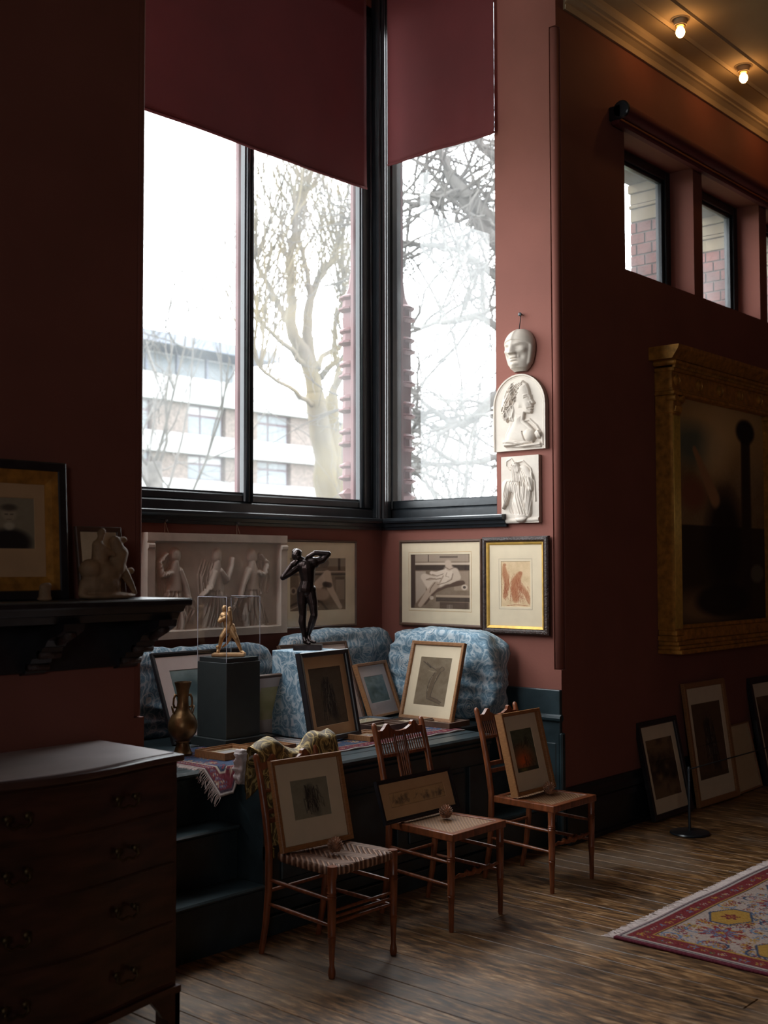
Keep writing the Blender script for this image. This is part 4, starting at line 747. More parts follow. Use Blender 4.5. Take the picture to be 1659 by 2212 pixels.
# pine cones
def cone(label, px_, z):
    P = PZ(*px_, z); t = thing('pine_cone', label, 'pine cone', P, random.random()*6, 'pine cones keeping visitors off the chairs'); t.scale = (1.15,)*3; MB().lathe([(.008, .004), (.018, .01), (.02, .022), (.014, .038), (.004, .048)], n=12).build('core', CONE, t)
    m = MB(); N_ = 70
    for k in range(N_):
        f = k/N_; th = k*2.39996; z_ = .006+.043*f; r = .027*math.sin(math.pi*(.18+.74*f))+.004; c, s_ = math.cos(th), math.sin(th); tilt = .006-.014*(1-f)*.5; wd_ = .0062*(1.1-.5*f)
        p0 = (c*.006, s_*.006, z_-.004); tip = (c*r, s_*r, z_+tilt+.006); l = (c*r*.85-s_*wd_, s_*r*.85+c*wd_, z_+tilt); rr = (c*r*.85+s_*wd_, s_*r*.85-c*wd_, z_+tilt); dn = (c*r*.8, s_*r*.8, z_+tilt-.004); m.add([p0, l, tip, rr, dn], [(0, 1, 2, 3), (0, 4, 1), (1, 4, 2), (2, 4, 3), (3, 4, 0)])
    m.build('scales', CONE, t, kind='stuff')
cone('open pine cone on the woven seat of the draped chair', (724, 1842), .441); cone('open pine cone on the middle caned chair', (963, 1768), .436); cone('open pine cone on the caned seat of the right-hand chair', (1186, 1716), .436)
# brocade thrown over the back of the nearest chair
x1_, x2_ = 3.415, 3.90
def brd(u, v):
    x = x1_+(x2_-x1_)*u; top = .868+.012*math.sin(u*3)-.075*math.exp(-((u-.52)/.17)**2)-.035*max(0, u-.85)*5*0; top -= .03*max(0, .08-u)*10
    if v < .5: k = v/.5; z = .455+(top-.455)*k; y = 3.68+(3.765-3.68)*k+.012*math.sin(u*14)*(1-k)*.3
    elif v < .66: k = (v-.5)/.16; z = top+.02*math.sin(math.pi*k); y = 3.765+.075*k+.015*math.sin(math.pi*k)
    else: k = (v-.66)/.34; z = top-(.16+.05*math.sin(u*9+1))*k; y = 3.84+.008*math.sin(u*17+2)*k
    z += .012*math.sin(u*23+v*5)*(.3 if v < .45 else 1)*.6; return (x+.004*math.sin(v*20), y, max(z, .456))
t = thing('brocade_throw', 'gold brocade cloth draped over the back of the nearest chair', 'cloth'); bo = MB().grid(60, 60, brd).build('brocade', BROCF, t, smooth=True); so = bo.modifiers.new('t', 'SOLIDIFY'); so.thickness = .004
MB().tube([brd(0, k/30*.95) for k in range(31)], .0035, 6).tube([brd(k/20, 1) for k in range(21)], .003, 6).build('trim_cord', BRASS, t, smooth=True)
ts = MB().tube([brd(0, 0), np.array(brd(0, 0))+(.004, -.012, -.01)], .004, 6)
tp_ = np.array(brd(0, 0))+(.002, -.01, -.012); ts.lathe([(.004, -.035), (.007, -.03), (.005, -.005), (.004, 0)], tp_, 10); ts.build('tassel', BRASS, t)
t = thing('crumpled_white_cloth', 'crumpled white cloth hanging under the brocade on the nearest chair', 'cloth', (3.435, 3.868, .705)); P_ = pillow('cloth', (.115, .045, .14), WHITEC, t, .8, .016, 22, 3., 16)
# ------------------------------------------------------------------ rug on the bay platform
def bay_rug(X, Y):
    im = np.zeros(X.shape+(3,)); im[:] = (70, 84, 112); r_ = np.random.default_rng(5)
    u = X-3.44; v = Y-4.045; e = np.minimum(u*1.2, v)
    for i in range(420): motif(im, X, Y, 3.45+1.8*r_.random(), 4.06+.6*r_.random(), .012+.02*r_.random(), [((126, 44, 54), (172, 132, 110), (60, 70, 96), (190, 150, 80))[int(r_.random()*4)], ((178, 160, 150), (96, 36, 46), (70, 86, 120))[int(r_.random()*3)], (150, 60, 60), (60, 70, 100)], 5+int(r_.random()*4))
    m = e < .085; im[m] = (112, 40, 50)
    for k in range(40):
        for (cx, cy) in ((3.46+k*.046, 4.045+.05), (3.44+.042, 4.06+k*.018 if k < 36 else 5)): motif(im, X, Y, cx, cy, .015, [(96, 100, 128) if k % 2 else (176, 140, 120), (120, 46, 52), (190, 176, 160), (80, 90, 120)], 4)
    for a, b, c in ((.085, .094, (196, 178, 160)), (.094, .103, (50, 56, 78)), (.012, .02, (60, 44, 56)), (.0, .012, (196, 180, 172))): mm_ = (e >= a) & (e < b); im[mm_] = c
    return im*.8+(r_.random(X.shape+(1,))-.5)*22
def bay_z(X, Y):
    z = np.full(X.shape, ZP+.0085)+.0025*np.sin(X*38)*np.exp(-(Y-4.045)/.05)
    d = np.clip(3.552-X, 0, 1); a = np.clip(4.165-Y, 0, 1); drop = np.where((X < 3.552) & (Y < 4.165), np.minimum(a*.9, d*3.2+.0), 0); return z-drop
t = thing('platform_rug', 'blue and red patterned rug spread over the bay platform', 'rug'); rug_mesh('pile', 3.44, 5.24, 4.045, 4.68, .006, bay_rug, bay_z, PILE, t)
m = MB(); r_ = np.random.default_rng(3)
for k in range(170):
    y = 4.045+.63*k/170; z = float(bay_z(np.array([[3.44]]), np.array([[y]]))[0, 0]); L = .028+.012*r_.random(); dz = -.024 if y < 4.19 else -.004; m.tube([(3.442, y, z-.003), (3.442-L*.6, y+r_.normal()*.004, z-.004+dz*.6), (3.442-L, y+r_.normal()*.008, z-.005+dz*1.6)], [.0014, .0013, .0009], 4)
m.build('fringe', FRINGE, t, kind='stuff')
# ------------------------------------------------------------------ floor rug
RX0, RX1, RY0, RY1 = 4.56, 7.7, .55, 2.70
def floor_rug(X, Y):
    r_ = np.random.default_rng(11); im = np.zeros(X.shape+(3,)); u = X-RX0; v = RY1-Y; e = np.minimum(u-.02, v); im[:] = (196, 172, 160)
    red, blu, nav, gold, grn = (148, 50, 52), (112, 132, 162), (62, 74, 100), (190, 142, 62), (92, 96, 66)
    P3 = [red, blu, gold, red, (120, 40, 46), nav]
    pts = []
    for i in range(900):
        cx, cy = RX0+.15+1.9*r_.random()**1.3, RY1-.15-1.1*r_.random(); r = .014+.022*r_.random()
        motif(im, X, Y, cx, cy, r, [P3[int(r_.random()*6)], (196, 172, 160) if i % 3 else gold, P3[int(r_.random()*6)], gold], 4+int(r_.random()*4), r_.random()*3)
    for i in range(70):   # curling vines
        cx, cy, a = RX0+.15+1.8*r_.random(), RY1-.15-1.0*r_.random(), r_.random()*6
        d = np.hypot(X-cx, Y-cy); th = np.arctan2(Y-cy, X-cx); sp = np.abs((d*60+th+a) % (2*math.pi)-math.pi) < .35; m_ = sp & (d < .075) & (d > .015); im[m_] = nav if i % 2 else blu
    for cx, cy, r in ((.37, .33, .10), (.95, .36, .10), (1.55, .34, .10), (.38, .92, .1), (1.0, .95, .11)):
        motif(im, X, Y, RX0+cx, RY1-cy, r, [red, blu, red, gold], 10, 0, .85); 
    for cx, cy in ((.62, .26), (1.25, .27), (.68, .62), (1.85, .3), (.3, .63)):
        dx, dy = np.abs(X-RX0-cx), np.abs(Y-RY1+cy); q = np.maximum(dx/.115, dx/.19+dy/.10); im[(q < 1.12) & (q >= 1)] = nav; mq = q < 1; im[mq] = gold; motif(im, X, Y, RX0+cx, RY1-cy, .045, [(120, 44, 44), red, gold, red], 6)
    inner = np.minimum(u-.72, v-.55); im[inner > 0] = (138, 48, 48); im[(inner > 0) & (inner < .012)] = (190, 142, 62)
    for i in range(140): 
        cx, cy = RX0+.75+1.6*r_.random(), RY1-.58-1.0*r_.random(); motif(im, X, Y, cx, cy, .02+.03*r_.random(), [nav, gold, red, blu], 6)
    b = (e > .03) & (e < .118); im[b] = (134, 44, 48)
    for k in range(60):
        for cx, cy in ((RX0+.06+k*.05, RY1-.075), (RX0+.094, RY1-.08-k*.05)): motif(im, X, Y, cx+r_.normal()*.006, cy+r_.normal()*.006, .014+.012*r_.random(), [(blu, gold, grn, (196, 176, 168), (110, 36, 42))[k % 5], red, gold, blu], 5)
    for a, b, c in ((.018, .03, (200, 184, 176)), (.012, .018, (60, 44, 60)), (.0, .012, (176, 150, 148)), (.118, .122, gold), (.122, .127, (70, 44, 48)), (.127, .131, gold)): m_ = (e >= a) & (e < b); im[m_] = c
    s_ = u < .022; im[s_] = (110, 36, 52); return im*.78+(r_.random(X.shape+(1,))-.5)*20
t = thing('oriental_rug', 'red and ivory oriental rug with pale fringe on the floor', 'rug'); rug_mesh('pile', RX0, RX1, RY0, RY1, .007, floor_rug, lambda X, Y: np.full(X.shape, .0105)+.002*np.sin(X*9+Y*4), PILE, t, .009)
m = MB()
for k in range(620):
    x = RX0+.005+k*.005; L = .045+.02*RNG.random(); m.tube([(x, RY1-.002, .006), (x+RNG.normal()*.006, RY1+L*.5, .007), (x+RNG.normal()*.012, RY1+L, .003)], [.0024, .0022, .0014], 4)
m.build('fringe', FRINGE, t, kind='stuff')
# ------------------------------------------------------------------ cushions in the bay
def cushion(label, loc, dims, e, wr, seed, ml=BLUEF, fq=9., rz=0., tilt=0.):
    t = thing('bay_cushion', label, 'cushion', loc, rz); c = pillow('cover', dims, ml, t, e, wr, fq, seed, 30); c.rotation_euler = (tilt, 0, 0); return t
cushion('big blue floral cushion against the right side wall of the bay', (5.715, 4.545, ZP), (.265, .82, .53), .95, .024, 1.3, fq=6.)
cushion('long blue floral cushion behind the bronze athlete', (5.33, 5.14, ZP), (1.0, .165, .53), .9, .016, 4.1, fq=6.)
cushion('long blue floral cushion under the big plaster relief', (4.22, 5.165, ZP), (1.10, .125, .485), .9, .016, 7.7, fq=6.)
cushion('dark floral cushion beside the bronze vase', (3.15, 4.83, ZP), (.56, .42, .46), .95, .025, 2.2, DARKF, 6.)
# ------------------------------------------------------------------ fabric pedestal, bronze figure, leaning pictures
t = thing('fabric_covered_pedestal', 'blue floral fabric covered pedestal box under the bronze athlete', 'pedestal', (4.505, 4.565, ZP+.012)); MB().box(-.145, .145, -.135, .135, 0, .46, .004).build('box', BLUEF, t)
ZB = ZP+.472; k = .00254
cx_, cz_ = 416., 1150.
def B(x, y, d=0.): return ((x-cx_)/4.253*k, d, (cz_-y)/4.253*k)
def placed(name, label, cat, loc, faceyaw): return thing(name, label, cat, loc, faceyaw)
yawcam = math.atan2(RW[1], RW[0])
P = PY(657, 1394, 4.545); t = thing('bronze_athlete', 'dark bronze nude figure stretching with raised elbows', 'statue', (4.505, 4.565, ZB), yawcam)
MB().box(-.078, .078, -.06, .06, 0, .03, .003).build('base', BRONZE, t)
bz = .03
bp = [(B(312, 325, -.01), (.0225, .026, .03), .5), (B(325, 345, -.03), (.009, .008, .012), .4), (B(345, 365), .0135, B(395, 395), .017), (B(345, 425), .023, B(470, 400), .024), (B(400, 430, -.01), (.045, .028, .03), .25), (B(430, 425, -.012), (.03, .022, .022), .2), (B(405, 450), .036, B(412, 560), .03), (B(412, 560), .029, B(400, 640), .033), (B(375, 650), .026, B(440, 650), .024),
      (B(330, 430), .018, B(250, 490, -.01), .0155), (B(255, 490, -.01), .0155, B(185, 535, -.015), .012), (B(188, 530, -.015), .0125, B(270, 410, -.02), .0085), (B(268, 412, -.02), .009, B(305, 385, -.02), .008),
      (B(480, 392), .018, B(550, 370), .0155), (B(550, 370), .015, B(603, 320, -.005), .0115), (B(603, 318, -.005), .012, B(480, 308, -.005), .0105), (B(480, 308, -.005), .0095, B(415, 345, -.008), .0085),
      (B(365, 665), .0245, B(362, 770), .022), (B(362, 770), .021, B(368, 880), .0155), (B(366, 890), .0155, B(362, 940), .0165), (B(362, 940), .0165, B(382, 1085), .0085), (B(382, 1095), .0095, B(395, 1120, -.02), .009), (B(385, 1125, 0), .009, B(430, 1138, -.035), .007),
      (B(440, 665), .0235, B(462, 770, -.01), .021), (B(462, 770, -.01), .02, B(475, 880, -.02), .015), (B(473, 885, -.02), .0155, B(450, 960, .0), .0155), (B(450, 960), .0155, B(418, 1065, .015), .0085), (B(418, 1075, .015), .009, B(432, 1110, .0), .0085), (B(425, 1115, .005), .0085, B(480, 1128, -.025), .0065), (B(408, 690, -.02), .008, B(408, 705, -.022), .006)]
for i in range(5): bp += [(B(300-i*7, 392+i*7, -.024), .0036, B(322-i*7, 380+i*9, -.028), .003), (B(420-i*3, 338+i*7, -.012), .0036, B(402-i*3, 345+i*6, -.018), .003)]
for i in range(9): a = i*.7; bp.append((B(312+26*math.cos(a)*.9-8, 300+18*math.sin(a)), (.009, .016, .008), a))
bp = [((p[0], p[1]*1.33, p[2], p[3]*1.33) if len(p) == 4 else (p[0], tuple(1.2*q for q in p[1]), p[2])) for p in bp]
ob = skin('figure', bp, BRONZE, t, .0024, 2); ob.location.z = bz
m_, w_, h_ = lean_px((668, 1610), (772, 1588), (637, 1413), ZP+.013); framed('framed_drapery_drawing', 'black framed dark drapery drawing leaning on the fabric pedestal', 'framed picture', m_, w_, h_, .026, .03, DKF, PLAIN, (.045, .045, .06, .055), MATT, drapery(70, 110, (92, 80, 64)))
m_, w_, h_ = lean_px((3.80, 4.855, 0), (4.42, 4.855, 0), (322, 1414), ZP); framed('framed_blue_landscape', 'large dark framed blue green picture behind the bronze vase', 'framed picture', m_, w_, h_, .026, .02, DKF, STEP, (.07, .07, .075, .08), MATP, scene_pic(100, 80, (150, 162, 160), (84, 108, 108), (120, 132, 126), 8, (62, 80, 84)))
m_, w_, h_ = lean_px((4.165, 4.745, 0), (4.66, 4.745, 0), (547, 1459), ZP); framed('framed_ochre_drawing', 'brown framed pale ochre drawing behind the black plinth', 'framed picture', m_, w_, h_, .018, .016, BROWN, PLAIN, (.05, .05, .055, .085), MATP, scene_pic(70, 60, (196, 186, 142), (188, 178, 132), (196, 182, 140), 3, (170, 160, 112)))
m_, w_, h_ = lean_px((4.62, 4.775, 0), (5.19, 4.775, 0), (597, 1396), ZP); framed('framed_watercolour', 'brown framed pale watercolour behind the fabric pedestal', 'framed picture', m_, w_, h_, .017, .018, BROWN, PLAIN, (.09, .09, .17, .11), MATP, scene_pic(70, 60, (176, 176, 170), (120, 130, 128), (96, 104, 92), 4, (90, 96, 98)))
m_, w_, h_ = lean_px((797, 1556), (862, 1541), (760, 1438), ZP+.002); framed('framed_blue_sketch', 'small oak framed blue grey sketch leaning on the watercolour', 'framed picture', m_, w_, h_, .018, .028, OAK, PLAIN, (.055, .05, .065, .075), MATP, scene_pic(60, 90, (150, 164, 162), (112, 130, 130), (104, 120, 116), 10, (70, 84, 76)))
m_, w_, h_ = lean_px((866, 1551), (980, 1564), (896, 1385), ZP+.014); framed('framed_figure_study', 'oak framed chalk study of a bending figure on the blue cushion', 'framed picture', m_, w_, h_, .022, .024, OAK, PLAIN, (.062, .062, .072, .068), MATW, bent())
# flat frames lying on the rug
def flat(name, label, c, w, h, rz, fm, fw, d, mm, mwid, pic, z=ZP+.0095, prof=STEP):
    mt = Matrix.Translation((c[0], c[1], z)) @ Matrix.Rotation(rz, 4, 'Z') @ Matrix.Rotation(math.radians(-90), 4, 'X') @ Matrix.Translation((-w/2, 0, -h/2)); return framed(name, label, 'framed picture', mt, w, h, fw, d, fm, prof, (mwid,)*4, mm, pic)
P0 = lambda c, n_=30, m2=24: Pic(n_, m2, c, 6)
flat('flat_oak_frame', 'oak box frame lying flat beside the bronze vase', (3.755, 4.355), .25, .21, .05, OAK, .016, .034, MATW, .02, P0((206, 200, 196)))
flat('flat_oak_frame', 'oak box frame lying flat in front of the black plinth', (3.995, 4.345), .22, .20, .02, OAK, .016, .028, MATW, .02, P0((186, 176, 160)))
flat('flat_black_frame', 'narrow black frame lying flat between plinth and fabric pedestal', (4.255, 4.66), .16, .13, -.1, DKF, .016, .016, MATW, .02, P0((176, 168, 160)))
flat('flat_grey_frame', 'pale grey frame lying flat in front of the fabric pedestal', (4.21, 4.42), .12, .27, .05, mat('grey_frame', S(150, 146, 146), .5), .022, .016, MATP, .02, P0((140, 134, 130)))
flat('flat_stepped_frame', 'stepped oak frame lying flat by the black framed drawing', (4.63, 4.235), .21, .19, .1, OAK, .045, .026, MATW, .008, P0((150, 132, 128)))
flat('flat_deep_frame', 'deep brown frame lying flat behind the stepped oak frame', (4.90, 4.37), .25, .19, .05, BROWN, .03, .04, MATW, .02, P0((120, 122, 136)))
flat('flat_slate_frame', 'slate grey frame with cream mount lying flat behind the brown one', (5.04, 4.645), .34, .18, .08, mat('slate_frame', S(92, 100, 110), .45), .022, .02, MATW, .03, P0((200, 190, 160)))
flat('flat_brown_frame', 'flat brown frame carrying the oak framed figure study', (5.345, 4.52), .19, .34, .05, OAK, .02, .0, MATW, .02, P0((180, 160, 130)), z=ZP+.0095)if 0 else None
flat('flat_dark_frame', 'dark stepped frame lying flat in front of the figure study', (5.275, 4.235), .20, .24, .04, BROWN, .04, .03, MATW, .02, P0((150, 140, 130)))
flat('flat_walnut_frame', 'walnut frame lying flat behind the spindle-back chair', (5.17, 4.455), .20, .14, .1, BROWN, .02, .022, MATW, .02, P0((196, 190, 176)))
# ------------------------------------------------------------------ bronze vase
t = thing('bronze_vase', 'brown bronze vase with ring handles on the platform', 'vase', (3.615, 4.535, ZP+.009)); VS = .356/.40
vp = [(.052, 0), (.054, .012), (.046, .022), (.036, .055), (.034, .068), (.04, .072), (.04, .08), (.055, .095), (.075, .125), (.081, .155), (.078, .185), (.064, .215), (.044, .24), (.034, .262), (.031, .29), (.031, .325), (.036, .36), (.045, .39), (.047, .4), (.043, .4), (.03, .36)]
MB().lathe([(r*VS, z*VS) for r, z in vp], n=32).build('body', BRASSV, t, smooth=40)
for a in (yawcam+math.pi+.35, yawcam+.35):
    c, s_ = math.cos(a), math.sin(a); q = lambda r, z: (c*r*VS, s_*r*VS, z*VS)
    MB().tube([q(.03, .325), q(.042, .33), q(.05, .31), q(.052, .28), q(.046, .262), q(.034, .262)], [.006, .007, .005, .005, .006, .005], 8).build('lug', BRASSV, t, smooth=True)
    R_ = []
    for i in range(17): th = 2*math.pi*i/16; R_.append((c*(.054+.006*math.cos(th))*VS-s_*.021*math.sin(th), s_*(.054+.006*math.cos(th))*VS+c*.021*math.sin(th), (.245+.0*th)*VS+.021*math.cos(th)))
    MB().tube(R_, .003, 8, False).build('ring', BRASSV, t, smooth=True)
# ------------------------------------------------------------------ black plinth, acrylic case and gilt figure
t = thing('black_plinth', 'black box plinth carrying the acrylic case', 'plinth', (3.995, 4.635, ZP+.0095))
MB().box(-.138, .138, -.138, .138, 0, .045, .002).build('base_board', PLINTH, t); MB().box(-.115, .115, -.115, .115, .045, .43, .002).build('column', PLINTH, t)
t = thing('acrylic_case', 'clear acrylic display case over the gilt figure', 'display case', (3.995, 4.635, ZP+.44)); hx_, hy_, hz_, g = .114, .114, .335, .004
for b_ in ((-hx_, hx_, -hy_, -hy_+g, 0, hz_), (-hx_, hx_, hy_-g, hy_, 0, hz_), (-hx_, -hx_+g, -hy_+g, hy_-g, 0, hz_), (hx_-g, hx_, -hy_+g, hy_-g, 0, hz_), (-hx_+g, hx_-g, -hy_+g, hy_-g, hz_-g, hz_)): MB().box(*b_).build('acrylic_panel', ACRYL, t)
ed = mat('polished_acrylic_edge', S(190, 190, 200), .2, var=.02)
for sx in (-1, 1):
    for sy in (-1, 1): MB().box(sx*hx_-.0012, sx*hx_+.0012, sy*hy_-.0012, sy*hy_+.0012, 0, hz_).build('case_edge', ed, t)
for sx in (-1, 1): MB().box(sx*hx_-.001, sx*hx_+.001, -hy_, hy_, hz_-.001, hz_+.001).build('case_edge', ed, t)
for sy in (-1, 1): MB().box(-hx_, hx_, sy*hy_-.001, sy*hy_+.001, hz_-.001, hz_+.001).build('case_edge', ed, t)
MB().box(-hx_+.006, hx_-.006, -hy_+.006, hy_-.006, 0, .022, .001).build('case_floor', PLINTH, t)
t = thing('gilt_figure', 'small gilt bronze of a striding man inside the acrylic case', 'statue', (3.995, 4.635, ZP+.463), yawcam); k2 = .0024
def G(x, y, d=0.): return ((x-735)/3.814*k2, d, (1240-y)/3.814*k2+.016)
MB().box(-.085, .085, -.045, .045, 0, .017, .003).build('base', GOLDF, t)
gp = [(G(697, 872), (.0125, .014, .0165), .1), (G(702, 905), .009, G(705, 915), .009), (G(690, 930), .016, G(725, 935), .016), (G(705, 935), .019, G(722, 1000), .016), (G(722, 1000), .016, G(735, 1035), .0175), (G(680, 930), .0105, G(658, 975, -.01), .009), (G(658, 977, -.01), .0085, G(705, 950, -.025), .007), (G(730, 932), .0105, G(752, 965, -.01), .008), (G(750, 960, -.012), .0075, G(742, 890, -.02), .006),
     (G(742, 875, -.01), (.009, .01, .012), 0), (G(742, 895, -.008), .009, G(745, 1000, -.005), .011), (G(722, 1035), .0145, G(680, 1105, -.01), .0115), (G(680, 1105, -.01), .0105, G(652, 1200, .01), .0065), (G(652, 1205, .01), .007, G(645, 1225, -.01), .006), (G(640, 1190), .007, G(650, 1225), .006), (G(750, 1040), .0155, G(795, 1115, -.005), .0115), (G(795, 1115, -.005), .0105, G(835, 1215, .0), .0065), (G(838, 1225), .007, G(862, 1238, -.01), .006), (G(760, 1015), .012, G(770, 1055), .014), (G(765, 1060), .012, G(715, 1160, .01), .006), (G(715, 1160, .01), .005, G(680, 1190, .02), .004), (G(735, 1045), (.024, .016, .014), .5)]
gp = [((p[0], p[1]*1.25, p[2], p[3]*1.25) if len(p) == 4 else (p[0], tuple(1.15*q for q in p[1]), p[2])) for p in gp]
skin('figure', gp, GOLDF, t, .0018, 2)
# ------------------------------------------------------------------ on the bay walls
P1 = PY(614, 1158, WA-.06); rw, rh = 1.05, .592; t = thing('dancers_relief', 'large grey plaster relief of dancing draped women hung on cords', 'relief', (3.872, WA-.012, 1.247)); R_ = Rel(330, 186, rw, rh)
R_.z += .0; e = np.minimum(np.minimum(R_.x, rw-R_.x), np.minimum(R_.y*1.15, (rh-R_.y)*1.1)); R_.z += np.where(e < .055, .024, 0)+np.where((R_.y > rh-.06) & (R_.y < rh-.05), -.005, 0)+np.where((e < .05) & (np.abs(R_.y-(rh-.075)) < .012), .006, 0)
def dancer(x, f, s_=1., arm=0):
    q = lambda a, b: (x+f*a, b)
    R_.chain([q(.0, .78), q(.0, .80)], [.038*s_, .038*s_], .018); R_.chain([q(0, .72), q(-.005, .6), q(.0, .46)], [.022, .05, .045], .018); R_.chain([q(0, .48), q(-.02, .3), q(-.03, .12)], [.05, .07, .075], .017, 0, .4); R_.chain([q(.01, .4), q(.05, .2), q(.04, .1)], [.035, .03, .02], .02)
    if arm: R_.chain([q(.02, .64), q(.07, .55), q(.10, .68), q(.105, .76)], [.02, .017, .014, .014], .022); R_.chain([q(-.02, .62), q(-.05, .48), q(-.11, .4)], [.022, .018, .012], .022)
    else: R_.chain([q(-.03, .62), q(-.09, .6), q(-.11, .72), q(-.06, .8)], [.02, .016, .012, .01], .02); R_.chain([q(.03, .64), q(.07, .5), q(.09, .38)], [.022, .018, .014], .02)
    R_.cloth([(q(-.06, .44), q(.05, .44)), (q(-.09, .25), q(.07, .25)), (q(-.12, .1), q(.06, .1))], 14, .004, -.006); R_.cloth([(q(-.1, .75), q(-.03, .72)), (q(-.14, .6), q(-.06, .55)), (q(-.12, .42), q(-.04, .4))], 8, .005, .005); R_.cloth([(q(.06, .4), q(.12, .36)), (q(.1, .28), q(.15, .25)), (q(.06, .14), q(.16, .14))], 7, .004, .005)
dancer(.2, 1); dancer(.49, 1, 1, 1); dancer(.75, -1)
R_.z *= 1.35; R_.build('relief_slab', PLAST2, t, .04)
for xc_ in (.16, .69): MB().tube([(xc_-.012, -.03, rh-.002), (xc_, -.012, .662), (xc_+.014, -.03, rh-.002)], .0028, 6).build('hanging_cord', STRING, t); MB().lathe([(.004, -.03), (.009, -.028), (.009, -.022), (.003, -.018), (.003, .012)], (xc_, .0, .664), 10, 1).build('nail', STEEL, t)
a = PY(612, 1166, WA-.02); b = PY(770, 1352, WA-.02)
framed('framed_sepia_photograph', 'grey framed sepia photograph of sculpted limbs behind the bronze athlete', 'framed picture', wall_mtx((4.932, WA-.014, 1.258), (1, 0, 0)), b[0]-4.932-.005, .562, .016, .02, BROWN, ROUND, (.055, .085, .10, .095), MATW, sepia_photo(0))
m_, w_, h_ = wallX(((866, 1167), (1044, 1352))); h_ = .565; m_.translation.z = 1.258; framed('framed_sculpture_photograph', 'grey framed sepia photograph of a reclining stone figure on the side wall', 'framed picture', m_, w_, h_, .02, .022, BROWN, ROUND, (.075, .082, .075, .095), MATW, sepia_photo(1), liner=GILT)
m_, w_, h_ = wallX(((1047, 1160), (1188, 1373))); m_.translation.z = 1.232; framed('framed_chalk_drawing', 'dark carved and gilt framed red chalk drawing by the wall corner', 'framed picture', m_, w_, .6, .036, .03, CARV, ROUND, (.085, .085, .10, .115), MATW, chalk(), (.016, GILT2), liner=STRING)
# plaster casts on the side wall pier: local x runs towards the viewer (-Y), front faces -X
def cast(name, label, y, z): return thing(name, label, 'plaster cast', (WB-.001, y, z), -math.pi/2)
t = cast('plaster_mask', 'white plaster mask of a stern capped man', 4.085, 2.848)
def mask_pt(u, v):
    a = (u-.5)*2*1.75; z = .262*v; g = lambda c, w: math.exp(-((a-c)/w)**2); h = lambda c, w: math.exp(-((z-c)/w)**2); g2 = lambda c, w: g(c, w)+g(-c, w)
    k = max(0., 1-((z-.15)/.115)**2)**.5 if z > .15 else (1-.42*((.15-z)/.15)**1.6); rx = .088*k; ry = .095*k
    d = .008*g2(.42, .3)*h(.163, .009)-.012*g2(.40, .17)*h(.142, .011)+.006*g2(.40, .12)*h(.141, .007)+.008*g2(.75, .22)*h(.122, .014)-.009*g2(.62, .22)*h(.085, .018)
    t_ = min(1., max(0., (.168-z)/.062)); d += (.006+.026*t_**1.3)*g(0, .13+.09*t_)*(1 if z > .106 else math.exp(-((z-.106)/.006)**2)); d += .006*g2(.2, .09)*h(.106, .007)
    d += .009*g(0, .3)*h(.080, .006)+.009*g(0, .27)*h(.066, .006)-.007*g(0, .33)*h(.0735, .0028)-.005*g(0, .3)*h(.055, .006)+.014*g(0, .3)*h(.038, .012)-.004*g2(.36, .07)*h(.088, .016)
    cap = 1/(1+math.exp(-(z-(.188-.02*a*a))/.0016)); d += cap*.008; fl = 1/(1+math.exp(-(abs(a)-1.2)/.03))*(1 if z > .05 else math.exp(-((z-.05)/.012)**2)); d += fl*.009*(1-cap)
    if z < .022: q = (.022-z)/.022; rx *= 1-.25*q; ry *= 1-.45*q
    return ((rx+d)*math.sin(a), min(0., -(ry+d)*math.cos(a)*1.0-.012), z)
mo = MB().grid(90, 120, mask_pt).build('mask_face', PLAST, t, smooth=True); mo.scale = (1.12, 1.0, 1.0); mo.rotation_euler = (0, 0, -.06)
MB().tube([(0, -.03, .262), (.002, -.012, .355)], .0028, 6).lathe([(.004, -.03), (.012, -.027), (.012, -.02), (.003, -.016), (.003, 0)], (.002, 0, .358), 12, 1).build('hook', BLK, t)
def wp(R_, name, th, mask=None, par=None, dy=0.): o = R_.build(name, PLAST, par, th, mask); return o
t = cast('profile_relief', 'arched white plaster relief of a woman in profile', 4.284, 2.362); aw, ah = .388, .472; R_ = Rel(240, 292, aw, ah)
r0 = aw/2; mk = (R_.y < ah-r0) | (np.hypot(R_.x-aw/2, R_.y-(ah-r0)) < r0); rim = np.where(R_.y < ah-r0, np.minimum(R_.x, aw-R_.x), r0-np.hypot(R_.x-aw/2, R_.y-(ah-r0)))
R_.z += np.where(rim < .012, .007, 0)+np.where((rim > .016) & (rim < .02), .002, 0)
R_.poly([(.58, .91), (.44, .9), (.34, .87), (.26, .78), (.2, .7), (.17, .6), (.2, .44), (.27, .37), (.33, .42), (.33, .33), (.25, .22), (.23, .05), (.78, .08), (.83, .17), (.80, .25), (.70, .33), (.61, .38), (.63, .475), (.74, .462), (.768, .488), (.758, .51), (.778, .522), (.768, .543), (.785, .556), (.772, .575), (.80, .585), (.815, .6), (.765, .65), (.755, .69), (.735, .715), (.71, .79), (.67, .86)], .022, .012)
R_.poly([(.63, .475), (.61, .38), (.70, .33), (.80, .25), (.83, .17), (.78, .08), (.23, .05), (.25, .22), (.36, .35), (.42, .5), (.42, .62), (.5, .5)], .03, .06)
R_.poly([(.46, .86), (.58, .89), (.67, .86), (.71, .79), (.735, .715), (.755, .69), (.765, .65), (.815, .6), (.80, .585), (.772, .575), (.785, .556), (.768, .543), (.778, .522), (.758, .51), (.768, .488), (.74, .462), (.66, .468), (.58, .52), (.5, .52), (.44, .6), (.42, .72)], .034, .05)
